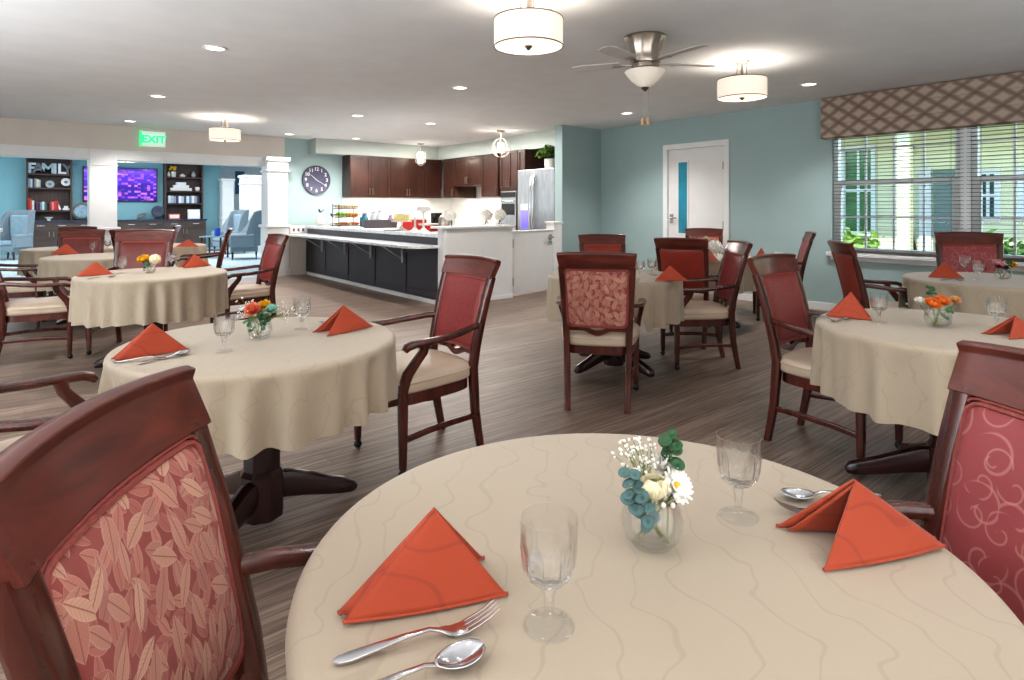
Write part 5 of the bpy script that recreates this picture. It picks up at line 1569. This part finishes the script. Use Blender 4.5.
small_vase(182.5, rz_[0], .11, .09, 'low white ornament in the middle of the top shelf, right bookcase')
small_vase(193.5, rz_[0], .19, .07, 'grey white bottle vase at the right of the top shelf, right bookcase', plain('grey_glaze', (176, 178, 178), .35, .1, 20))
for k in range(3):
    w_ = .62 - .17*k; z = rz_[1] + .092*k
    o = MB().box(-w_/2, w_/2, 0, .2, 0, .09).build('storage_box', M['white'], None, .005, loc=(rsx(181), YS - .04, z))
    tag(o, ['white flat box at the bottom of the stepped stack in the right bookcase', 'white flat box in the middle of the stepped stack in the right bookcase', 'white flat box on top of the stepped stack in the right bookcase'][k], 'box', 'stepped white boxes')
tag(MB().lathe([(.05, 0), (.075, .05), (.075, .13), (.068, .13), (.06, .03), (.002, .02)], 24).build('cup', CERAM, None, loc=(rsx(197.5), YS, rz_[1])), 'white cup right of the stepped boxes in the right bookcase', 'cup')
bc = [('white', (220, 222, 228)), ('pale blue', (160, 186, 212)), ('grey', (150, 156, 166)), ('navy', (58, 66, 104)), ('white', (226, 226, 230)), ('light blue', (172, 196, 216)), ('dark grey', (86, 90, 102)), ('white', (222, 224, 230)), ('blue', (110, 142, 184)), ('white', (230, 230, 232)), ('grey', (160, 164, 174)), ('navy', (62, 70, 108))]
pos = ['first', 'second', 'third', 'fourth', 'fifth', 'sixth', 'seventh', 'eighth', 'ninth', 'tenth', 'eleventh', 'twelfth']
for i, (cn, c_) in enumerate(bc):
    book(rsx(169.4 + i*2.62), YS, rz_[2], .075, .24 - .01*(i % 3), .18, c_, '%s book, %s from the left on the lower shelf of the right bookcase' % (cn, pos[i]), 'books on the lower shelf at right')
def frame(px, w_, h_, lab, fc, ic):
    t = thing('picture_frame', lab, 'picture frame', (at_y(px, 214, YT - .45).x, YT - .45, .946))
    t.rotation_euler.x = -.12
    MB().box(-w_/2, w_/2, -.012, .012, 0, h_).build('frame', plain('frame_paint', fc, .5), t, .003)
    MB().box(-w_/2 + .03, w_/2 - .03, -.015, -.011, .03, h_ - .03).build('print', plain('print_paper', ic, .7, .03, 8), t)
frame(174.5, .32, .17, 'small frame with red border on the worktop under the right bookcase', (188, 84, 72), (228, 214, 206))
frame(194, .36, .31, 'white paper frame on the worktop at the right of the right bookcase', (206, 214, 224), (236, 238, 242))

# ---- wingback armchairs
def wingback(label, loc, face, first=None):
    rz = math.atan2(-face[0], face[1])
    if first is not None: return dup(first, loc, rz, label, 'grey wingback armchairs')
    t = thing('wingback_armchair', label, 'armchair', loc, rz, 'grey wingback armchairs')
    F_ = M['chair_grey']
    MB().box(-.33, .33, -.28, .36, .20, .36).build('seat_base', F_, t, .03, seg=3)
    MB().box(-.29, .29, -.24, .37, .36, .48).build('seat_cushion', M['blue_vinyl'], t, .05, seg=4)
    # back with wings: one wrapped sheet
    half_ = [(-.36, .24, .60), (-.375, .06, .62), (-.374, -.01, 1.02), (-.362, -.11, 1.19), (-.342, -.22, 1.23), (-.27, -.31, 1.245), (-.12, -.345, 1.25)]
    prof = [(x, y) for x, y, _ in half_] + [(-x, y) for x, y, _ in half_[::-1]]
    hts = [h_ for _, _, h_ in half_] + [h_ for _, _, h_ in half_[::-1]]
    def sheet(off):
        rr = []
        for k in range(9):
            f = k/8; ring = []
            for (x, y), h_ in zip(prof, hts):
                z = .34 + (h_ - .34)*f; ln = math.hypot(x, y)
                ring.append((x*(1 - off/ln) + 0, y*(1 - off/ln) - .10*f*(1 if y < 0 else .6), z))
            rr.append(ring)
        return rr
    a_, b_ = sheet(0), sheet(.085)
    m = MB(); n = len(prof)
    rings = [a_[i] + b_[i][::-1] for i in range(9)]
    m.loft(rings).build('backrest', F_, t, .02, sharp=50, seg=3)
    for s in (-1, 1):
        MB().box(s*.27, s*.385, -.2, .36, .30, .60).tube([(s*.33, -.2, .60), (s*.33, .36, .58)], .062, 12).build('armrest', F_, t, .02)
        for yy in (-.24, .31): MB().sweep([(s*.31, yy, 0), (s*.29, yy, .21)], [.03, .05], [.03, .05], up=(0, 1, 0)).build('leg', M['wood_dark'], t)
    MB().box(-.24, .24, -.31, -.20, .48, 1.12).build('back_cushion', M['blue_vinyl'], t, .05, seg=4)
    return t
pwl = cw((12 - 512)/600*15.2, 15.2)
w0 = wingback('grey blue wingback armchair at the left edge in front of the left bookcase', pwl, cdir(0, -1))
wingback('grey wingback armchair at the far right of the family room, behind the side table', cw((246 - 512)/600*15.4, 15.4), cdir(-.92, -.4), w0)
wingback('grey wingback armchair behind the other one, between the white columns', cw((230.5 - 512)/600*17.2, 17.2), cdir(-.6, -.8), w0)
pt = cw((215 - 512)/600*15.6, 15.6)
t = thing('side_table', 'small dark side table left of the far wingback armchair', 'table', pt, -HEAD)
MB().box(-.30, .26, -.22, .22, .54, .575).build('tabletop', plain('glass_grey_top', (120, 140, 150), .2), t, .004)
for s in (-1, 1):
    for q_ in (-1, 1): MB().box(s*.24 - .02, s*.24 + .02, q_*.19 - .02, q_*.19 + .02, 0, .54).build('leg', M['wood_dark'], t, .003)
MB().box(-.26, .22, -.2, .2, .2, .225).build('lower_shelf', M['wood_dark'], t, .003)
tag(MB().lathe([(.07, 0), (.075, .02), (.075, .20), (.06, .20), (.055, .02), (.002, .02)], 20).build('blue_cup', plain('cobalt_glaze', (36, 78, 170), .3), None, loc=pt + cdir(1, 0)*.06 + Vector((0, 0, .576))), 'cobalt blue cup on the dark side table', 'cup')

# ================================================================ ceiling fittings
def drum(px, D, label, k=1.0):
    p = cw((px - 512)/FPX*D, D, CEIL)
    if drum_p[0]: return dup(drum_p[0], p, 0, label, 'drum ceiling lights', None)
    t = thing('drum_ceiling_light', label, 'ceiling light', p, 0, 'drum ceiling lights')
    z1, z0 = -.17, -.345; r = .22
    MB().lathe([(.07, -.001), (.075, -.012), (.05, -.024), (.012, -.026), (.012, -.30), (.002, -.30)], 24).build('ceiling_rose', M['nickel'], t)
    for g in range(3):
        a = g*2*PI/3 + .5
        MB().tube([(.05*math.cos(a), .05*math.sin(a), -.02), (.05*math.cos(a), .05*math.sin(a), -.12), (.09*math.cos(a), .09*math.sin(a), z1 + .004), (r*math.cos(a), r*math.sin(a), z1 + .004)], .006, 6).build('support_arm', M['nickel'], t)
    sh = MB().lathe([(r, z0), (r, z1), (r - .004, z1), (r - .004, z0)], 56, cap0=False, cap1=False)
    s_ = sh.build('lamp_shade', M['shade'], t)
    trim = plain('bronze_trim', (92, 70, 60), .4)
    for z in (z0, z1): MB().ring([(r*math.cos(2*PI*j/48), r*math.sin(2*PI*j/48), z) for j in range(48)], .004, 6).build('shade_trim', trim, s_)
    MB().lathe([(r - .012, z0 + .012), (.002, z0 + .006)], 48).build('diffuser', M['diffuser'], t)
    MB().lathe([(.022, z0 + .008), (.026, z0), (.014, z0 - .012), (.008, z0 - .022), (.002, z0 - .024)], 16).build('finial', M['nickel'], t)
    drum_p[0] = t
    return t
drum_p = [None]
d1 = drum(528.5, 3.85, 'largest drum ceiling light, at the top middle of the picture')
d2 = drum(742, 5.65, 'drum ceiling light at the right, beside the ceiling fan')
d3 = drum(225, 9.2, 'drum ceiling light at the left, in front of the cream beam')
d4 = dup(drum_p[0], cw((125.5 - 512)/FPX*15.3, 15.3, 2.82), 0, 'drum ceiling light in the family room, half behind the white column')
DR = [(d1, 3.85), (d2, 5.65), (d3, 9.2)]

# ceiling fan
fp_ = cw((645 - 512)/FPX*4.84, 4.84, CEIL)
t = thing('ceiling_fan', 'brushed nickel ceiling fan with a frosted bowl light and pull chains', 'ceiling fan', fp_, 0)
def flute(a, r, z): return 1 - .03*abs(math.sin(6*a)) * smooth01((-z - .02)/.03) * smooth01((.19 + z)/.03)
MB().lathe([(.165, 0), (.168, -.015), (.16, -.03), (.145, -.07), (.13, -.12), (.118, -.17), (.122, -.195), (.115, -.215), (.10, -.22), (.10, -.235)], 72, mod=flute).build('motor_housing', M['nickel'], t)
MB().lathe([(.10, -.235), (.108, -.24), (.108, -.255), (.095, -.262), (.108, -.272), (.108, -.285), (.06, -.29)], 48).build('switch_housing', M['nickel'], t)
bw = MB().lathe([(.158, -.275), (.162, -.283), (.15, -.30), (.115, -.345), (.07, -.385), (.03, -.408), (.002, -.412)], 48).build('light_bowl', M['bowl'], t, sharp=60)
MB().lathe([(.03, -.405), (.034, -.412), (.02, -.425), (.008, -.437), (.002, -.44)], 20).build('finial', plain('dark_bronze', (84, 66, 58), .35), t)
blade_m = plain('pale_grey_blade', (205, 202, 200), .6, .02, 10)
for k in range(5):
    g = rad(12 + 72*k) - HEAD
    c_, s_ = math.cos(g), math.sin(g)
    loc_ = lambda r_, w_, z_: (c_*r_ - s_*w_, s_*r_ + c_*w_, z_)
    bl = MB().prism([(.20, -.05), (.52, -.066), (.60, -.05), (.62, 0), (.60, .05), (.52, .066), (.20, .05)], lambda u, v, w_: loc_(u, v, w_ + v*.16), -.212, -.205).build('fan_blade', blade_m, t, .002)
    MB().sweep([loc_(.10, 0, -.222), loc_(.16, 0, -.218), loc_(.26, 0, -.216)], [.05, .035, .07], .006).build('blade_iron', M['nickel'], bl)
FOB = plain('light_wood_fob', (206, 158, 112), .5)
for dx in (-.022, .026):
    q0 = cdir(1, 0)*dx
    ch = MB().tube([q0*1 + Vector((0, 0, -.29)), q0*1 + Vector((0, 0, -.66))], .0012, 5).build('pull_chain', M['nickel'], t)
    MB().lathe([(.004, .012), (.012, 0), (.011, -.03), (.013, -.045), (.004, -.05)], 14, (q0.x, q0.y, -.665)).build('chain_fob', FOB, ch)

# recessed lights
DL = [(215, 48, 'largest recessed light, upper left of the ceiling'), (158, 96, 'recessed light at the left, below the largest one'), (130, 121, 'recessed light above the white column at the left'), (460, 87.5, 'recessed light in the middle of the ceiling, left of the pendant row'), (357.5, 115.5, 'recessed light over the coral flower table side of the bar'), (356, 138.3, 'recessed light above the start of the wall cabinets'), (289, 134, 'recessed light above the clock'), (430.5, 123.3, 'recessed light over the middle of the bar'), (809, 84, 'recessed light beside the window valance'), (627, 113, 'recessed light near the teal wall corner, below the fan')]
dproto = None; DLP = []
for px, py, lab in DL:
    p = at_z(px, py, CEIL); DLP.append(p)
    if dproto is None:
        t = thing('recessed_ceiling_light', lab, 'ceiling light', p, 0, 'recessed ceiling lights')
        MB().lathe([(.070, .002), (.098, .002), (.096, -.007), (.075, -.009)], 40, cap0=False, cap1=False).build('trim_ring', M['white_trim'], t)
        MB().lathe([(.074, .002), (.074, -.004), (.002, -.004)], 36).build('lens', M['downlight'], t)
        dproto = t
    else: dup(dproto, p, 0, lab, 'recessed ceiling lights')
# exit sign on the beam
EXC = plain('sign_casing', (226, 238, 232), .5, emit=S(190, 240, 215), estr=.35); EXG = Mat('exit_green', S(40, 220, 130), .4, emit=S(40, 235, 140), estr=1.1); q0 = EXG.xyz(); EXG.base(EXG.mix(EXG.noise(EXG.vec(*q0), 9, 1), S(60, 225, 140), S(30, 210, 120)))  # casing given a slight added glow to stand out from the beam
e0, e1 = at_y(140, 130, 11.9), at_y(165.5, 148, 11.9)
t = thing('exit_sign', 'green lit EXIT sign on the cream beam above the white column', 'sign', ((e0.x + e1.x)/2, 11.948, (e0.z + e1.z)/2))
hw_, hz_ = (e1.x - e0.x)/2, (e0.z - e1.z)/2 - .012
MB().box(-hw_, hw_, -.05, 0, -hz_, hz_).build('casing', EXC, t, .006)
eg = Mat('sign_edge_glow', S(120, 226, 170), .5, emit=S(70, 230, 150), estr=.7); eq = eg.xyz(); eg.base(eg.mix(eg.step(eq[0], -.2, .2), S(70, 225, 140), S(200, 230, 215)))
MB().box(-hw_ - .004, -hw_ + .03, -.052, 0, -hz_ - .004, hz_ + .004).build('lit_edge', eg.m, t)
text_mesh('EXIT', .175, 'exit_lettering', EXG.m, t, (.012, -.053, -.012), ext=.003, bold=.006)
# pendants over the bar
def pendant(px, pyc, label, sphere):
    p = at_z(px, pyc, CEIL)
    t = thing('cage_pendant', label, 'pendant light', p, 0, 'cage pendants over the kitchen')
    MB().lathe([(.075, 0), (.07, -.018), (.03, -.03), (.002, -.032)], 24).build('ceiling_rose', M['nickel'], t)
    MB().tube([(0, 0, -.03), (0, 0, -.16)], .006, 6).build('rod', M['nickel'], t)
    if sphere:
        r, zc = .165, -.31
        m = MB()
        for k in range(4):
            a = k*PI/4
            m.ring([(r*math.cos(h)*math.cos(a), r*math.cos(h)*math.sin(a), zc + r*math.sin(h)) for h in [2*PI*j/36 for j in range(36)]], .004, 5)
        m.build('wire_cage', M['nickel'], t)
        MB().lathe([(.045, zc + .09), (.06, zc + .075), (.06, zc - .07), (.045, zc - .085), (.002, zc - .085)], 20).build('bulb_glass', M['bulb'], t)
    else:
        zc = -.30; m = MB()
        for k in range(8):
            a = k*PI/4
            m.tube([(.04*math.cos(a), .04*math.sin(a), zc + .14), (.11*math.cos(a), .11*math.sin(a), zc + .10), (.11*math.cos(a), .11*math.sin(a), zc - .10), (.03*math.cos(a), .03*math.sin(a), zc - .17)], .004, 5)
        m.build('wire_cage', M['nickel'], t)
        MB().lathe([(.045, zc + .11), (.07, zc + .09), (.07, zc - .09), (.04, zc - .12), (.002, zc - .12)], 20).build('bulb_glass', M['bulb'], t)
    return p
pp1 = pendant(420.5, 143.5, 'cage pendant light in front of the wall cabinets, lantern shaped', False)
pp2 = pendant(501, 130.5, 'round cage pendant light over the peninsula, left of the refrigerator', True)

# ================================================================ outside the window
gr = plain('courtyard_ground', (176, 174, 160), .9, .1, 2)
struct('ground', MB().box(XW + .16, 40, -25, 30, -.25, -.12), gr)
XN = 14.0
b = thing('neighbouring_building', 'pale yellow sided wing of the building across the courtyard, seen through the window', 'building', (XN, 0, -.12))
def nz(p): return p.z + .12
MB().box(0, .3, -14, 16, 0, 3.6).build('wall', M['siding'], b)
sof = plain('pale_yellow_soffit', (232, 226, 186), .7)
MB().box(-2.2, .4, -14, 16, 2.95, 3.05).box(-2.25, -2.2, -14, 16, 2.9, 3.2).build('roof_overhang', sof, b, .005)
MB().add([(-2.35, -14, 3.2), (-2.35, 16, 3.2), (4, 16, 5.2), (4, -14, 5.2)], [(0, 1, 2, 3)]).build('roof', plain('grey_shingles', (122, 112, 104), .9, .1, 5), b)
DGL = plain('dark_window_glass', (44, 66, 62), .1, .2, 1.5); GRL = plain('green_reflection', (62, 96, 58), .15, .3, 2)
def bwin(x0, y0, x1, y1, nmid=1, g=DGL):
    a_, c_ = at_x(x0, y0, XN), at_x(x1, y1, XN)
    ya, yb = max(a_.y, c_.y), min(a_.y, c_.y); za, zb = nz(c_), nz(a_)
    f = MB().box(-.06, 0, yb, yb + .09, za, zb).box(-.06, 0, ya - .09, ya, za, zb).box(-.06, 0, yb + .09, ya - .09, zb - .09, zb).box(-.08, 0, yb + .09, ya - .09, za, za + .09).box(-.05, 0, yb + .09, ya - .09, (za + zb)/2 - .03, (za + zb)/2 + .03)
    for k in range(nmid): f.box(-.045, 0, yb + (ya - yb)*(k + 1)/(nmid + 1) - .025, yb + (ya - yb)*(k + 1)/(nmid + 1) + .025, za + .09, zb - .09)
    w_ = f.build('window', M['white_trim'], b, .003)
    MB().box(-.02, -.015, yb + .05, ya - .05, za + .05, zb - .05).build('pane', g, w_)
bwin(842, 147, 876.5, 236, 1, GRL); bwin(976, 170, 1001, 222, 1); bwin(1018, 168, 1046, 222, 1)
dq = at_x(934, 170, XN); dq2 = at_x(955, 240, XN)
MB().box(-.05, 0, dq2.y, dq.y, 0, nz(dq)).build('door', plain('grey_green_door', (120, 134, 128), .6), b, .004)
MB().box(-.06, 0, at_x(932, 170, XN).y, at_x(920, 170, XN).y, 0, nz(at_x(925, 168, XN))).build('door_frame', M['white_trim'], b, .004)
MB().box(-1.9, -1.7, at_x(905, 170, XN - 1.8).y - .1, at_x(905, 170, XN - 1.8).y + .1, 0, 2.95).build('porch_post', sof, b, .006)
dpp = at_x(912, 200, XN - .1)
MB().tube([(-.1, dpp.y, 2.7), (-.1, dpp.y + .12, 2.3), (-.1, dpp.y + .1, 1.2), (-.1, dpp.y - .05, .5), (-.1, dpp.y - .25, .15)], .055, 8).build('downspout', M['black'], b)
tag(MB().box(-.35, .35, -.3, .3, 0, .55).build('utility_box', plain('dark_grey_metal', (84, 90, 88), .5), None, .02, loc=(XN - .75, at_x(936, 235, XN - .7).y, -.12)), 'dark grey utility box by the door across the courtyard', 'utility box')
def tree(x, y, h_, r, lab, cnt, cols, nm='tree', trunk=True, seed=1):
    rr = random.Random(seed)
    t = thing(nm, lab, 'tree' if trunk else 'shrub', (x, y, -.12), 0, 'trees and shrubs outside')
    if trunk: MB().tube([(0, 0, 0), (.1, .05, h_*.4), (0, .1, h_*.75)], [.18, .13, .05], 10).build('trunk', plain('bark', (92, 76, 62), .9), t)
    mb = MB()
    for i in range(cnt):
        u = rr.gauss(0, .45), rr.gauss(0, .45), rr.gauss(0, .42)
        p = Vector((u[0]*r, u[1]*r, (h_*.62 if trunk else h_*.5) + u[2]*h_*.42))
        if p.z < .05: p.z = .05
        s_ = rr.uniform(.10, .2) * (1 if trunk else .6)
        d = Vector((rr.uniform(-1, 1), rr.uniform(-1, 1), rr.uniform(-.5, .5))).normalized(); e = d.cross(Vector((rr.uniform(-1, 1), rr.uniform(-1, 1), 1))).normalized()
        mb.add([p - d*s_, p + e*s_*.5, p + d*s_, p - e*s_*.5], [(0, 1, 2, 3)])
    f = mb.build('foliage', cols, t, sharp=180); f['kind'] = 'stuff'
LF1 = plain('tree_leaf', (86, 122, 58), .7, .2, 1.5); LF2 = plain('bright_leaf', (130, 160, 76), .7, .2, 2)
tree(21.5, 3.6, 8.5, 2.6, 'tall green tree rising above the roof across the courtyard, top right of the window', 3200, LF1, seed=2)
tree(25, 19.5, 7.5, 3.5, 'broad green tree beyond the left end of the courtyard', 2400, LF2, seed=5)
yS = at_x(1000, 240, 12.6).y - .4
tree(12.6, yS, 1.0, .55, 'small round shrub under the windows across the courtyard', 900, LF1, 'shrub', False, 8)
tree(12.6, at_x(852, 240, 12.6).y, 1.1, .45, 'leafy shrub at the left below the far window', 900, LF2, 'shrub', False, 9)

# ================================================================ light
def lamp(kind, name, loc, energy, col=(1, .93, .84), **kw):
    l = bpy.data.lights.new(name, kind); l.energy = energy; l.color = col
    rot = kw.pop('rot', None); tgt = kw.pop('target', None)
    for k, v in kw.items(): setattr(l, k, v)
    o = bpy.data.objects.new(name, l); COL.objects.link(o); o.location = loc
    if rot: o.rotation_euler = rot
    if tgt is not None: o.rotation_euler = (Vector(tgt) - Vector(loc)).to_track_quat('-Z', 'Y').to_euler()
    return o
WARM = (1, .90, .78); NEUT = (1, .98, .955)
for p in DLP:
    lamp('SPOT', 'downlight_beam', (p.x, p.y, CEIL - .03), 115, NEUT, spot_size=rad(125), spot_blend=.8, shadow_soft_size=.06)
# recessed lights of the same grid, behind and beside the tripod
for X, D in ((-.6, .3), (1.4, -.6), (-2.4, 1.2), (2.6, 1.9), (.9, 2.7), (-1.2, -1.5), (.05, 1.75)):
    p = cw(X, D, CEIL - .03)
    lamp('SPOT', 'downlight_beam', p, 4, NEUT, spot_size=rad(130), spot_blend=.8, shadow_soft_size=.07)
lamp('SPOT', 'downlight_beam', cw(1.25, 2.35, CEIL - .03), 16, NEUT, spot_size=rad(130), spot_blend=.8, shadow_soft_size=.07)
lamp('SPOT', 'downlight_beam', cw(-.35, 2.2, CEIL - .03), 8, NEUT, spot_size=rad(130), spot_blend=.8, shadow_soft_size=.07)
for o_, D in DR:
    p = o_.location
    lamp('POINT', 'drum_lamp', (p.x, p.y, CEIL - .23), 15, WARM, shadow_soft_size=.05)
lamp('POINT', 'drum_lamp', (d4.location.x, d4.location.y, 2.55), 20, WARM, shadow_soft_size=.05)
for p, z in ((pp1, -.3), (pp2, -.31)):
    lamp('POINT', 'pendant_lamp', (p.x, p.y, CEIL + z), 14, WARM, shadow_soft_size=.09)
# strip lights under the wall cabinets
lamp('AREA', 'under_cabinet_strip', (6.2, 11.82, 1.515), 16, WARM, shape='RECTANGLE', size=1.9, size_y=.05)
lamp('AREA', 'under_cabinet_strip', (7.7, 10.6, 1.515), 10, WARM, shape='RECTANGLE', size=.05, size_y=1.4)
# family room daylight, and an added fill hidden behind the beam
lamp('AREA', 'family_window_light', (-4.6, 17, 1.6), 340, (.86, .95, 1.0), shape='RECTANGLE', size=6, size_y=2, rot=(0, -PI/2, 0))
lamp('AREA', 'family_fill', (3, 17.5, 2.78), 330, (.96, .98, 1.0), shape='RECTANGLE', size=7, size_y=5)
# unseen fill lamps added behind and left of the tripod, two aimed upwards
lamp('AREA', 'rear_room_fill', (-1.2, -2.6, 1.7), 45, (.97, .985, 1), shape='RECTANGLE', size=6, size_y=1.8, target=(3.0, 6, 1.2))
lamp('AREA', 'left_room_fill', (-4.7, 3.5, 1.6), 190, (.92, .96, 1.0), shape='RECTANGLE', size=1.8, size_y=7, target=(2, 4.5, 1.0))
lamp('AREA', 'rear_upward_fill', (1.0, -2.0, 1.0), 190, (.94, .975, 1.0), shape='RECTANGLE', size=7, size_y=2, rot=(PI, 0, 0))
lamp('AREA', 'left_upward_fill', (-3.2, 3.2, .9), 450, (.94, .975, 1.0), shape='RECTANGLE', size=2.5, size_y=5, rot=(PI, 0, 0))
lamp('AREA', 'kitchen_fill', (5.9, 9.3, 2.64), 150, (1, .96, .9), shape='RECTANGLE', size=1.6, size_y=3.4)  # added fill without a fitting, brightens the kitchen
lamp('SUN', 'sun', (15, -5, 12), 4.5, (1, .96, .88), angle=.02, rot=(rad(48), 0, rad(-75)))

wd = bpy.data.worlds.new('sky'); scene.world = wd; wd.use_nodes = True
nt = wd.node_tree; bg = nt.nodes['Background']
sky = nt.nodes.new('ShaderNodeTexSky')
try:
    sky.sky_type = 'NISHITA'; sky.sun_disc = False; sky.sun_elevation = rad(50); sky.sun_rotation = rad(120)
except Exception: pass
nt.links.new(sky.outputs[0], bg.inputs[0]); bg.inputs[1].default_value = .9

# ================================================================ camera
cd = bpy.data.cameras.new('camera'); cam = bpy.data.objects.new('camera', cd); COL.objects.link(cam)
cam.location = (0, 0, EYE); cam.rotation_euler = (PI/2, 0, -HEAD)
cd.sensor_width = 36; cd.lens = 36*FPX/1024; cd.shift_y = -(340 - HOR)/1024; cd.clip_start = .05; cd.clip_end = 200
scene.camera = cam
scene.view_settings.view_transform = 'Standard'
scene.view_settings.look = 'Medium High Contrast'
scene.view_settings.exposure = 0.05
scene.cycles.max_bounces = 10; scene.cycles.transparent_max_bounces = 24; scene.cycles.glossy_bounces = 4; scene.cycles.transmission_bounces = 10; scene.cycles.diffuse_bounces = 4
scene.cycles.sample_clamp_indirect = 6
scene.cycles.caustics_refractive = True; scene.cycles.caustics_reflective = False
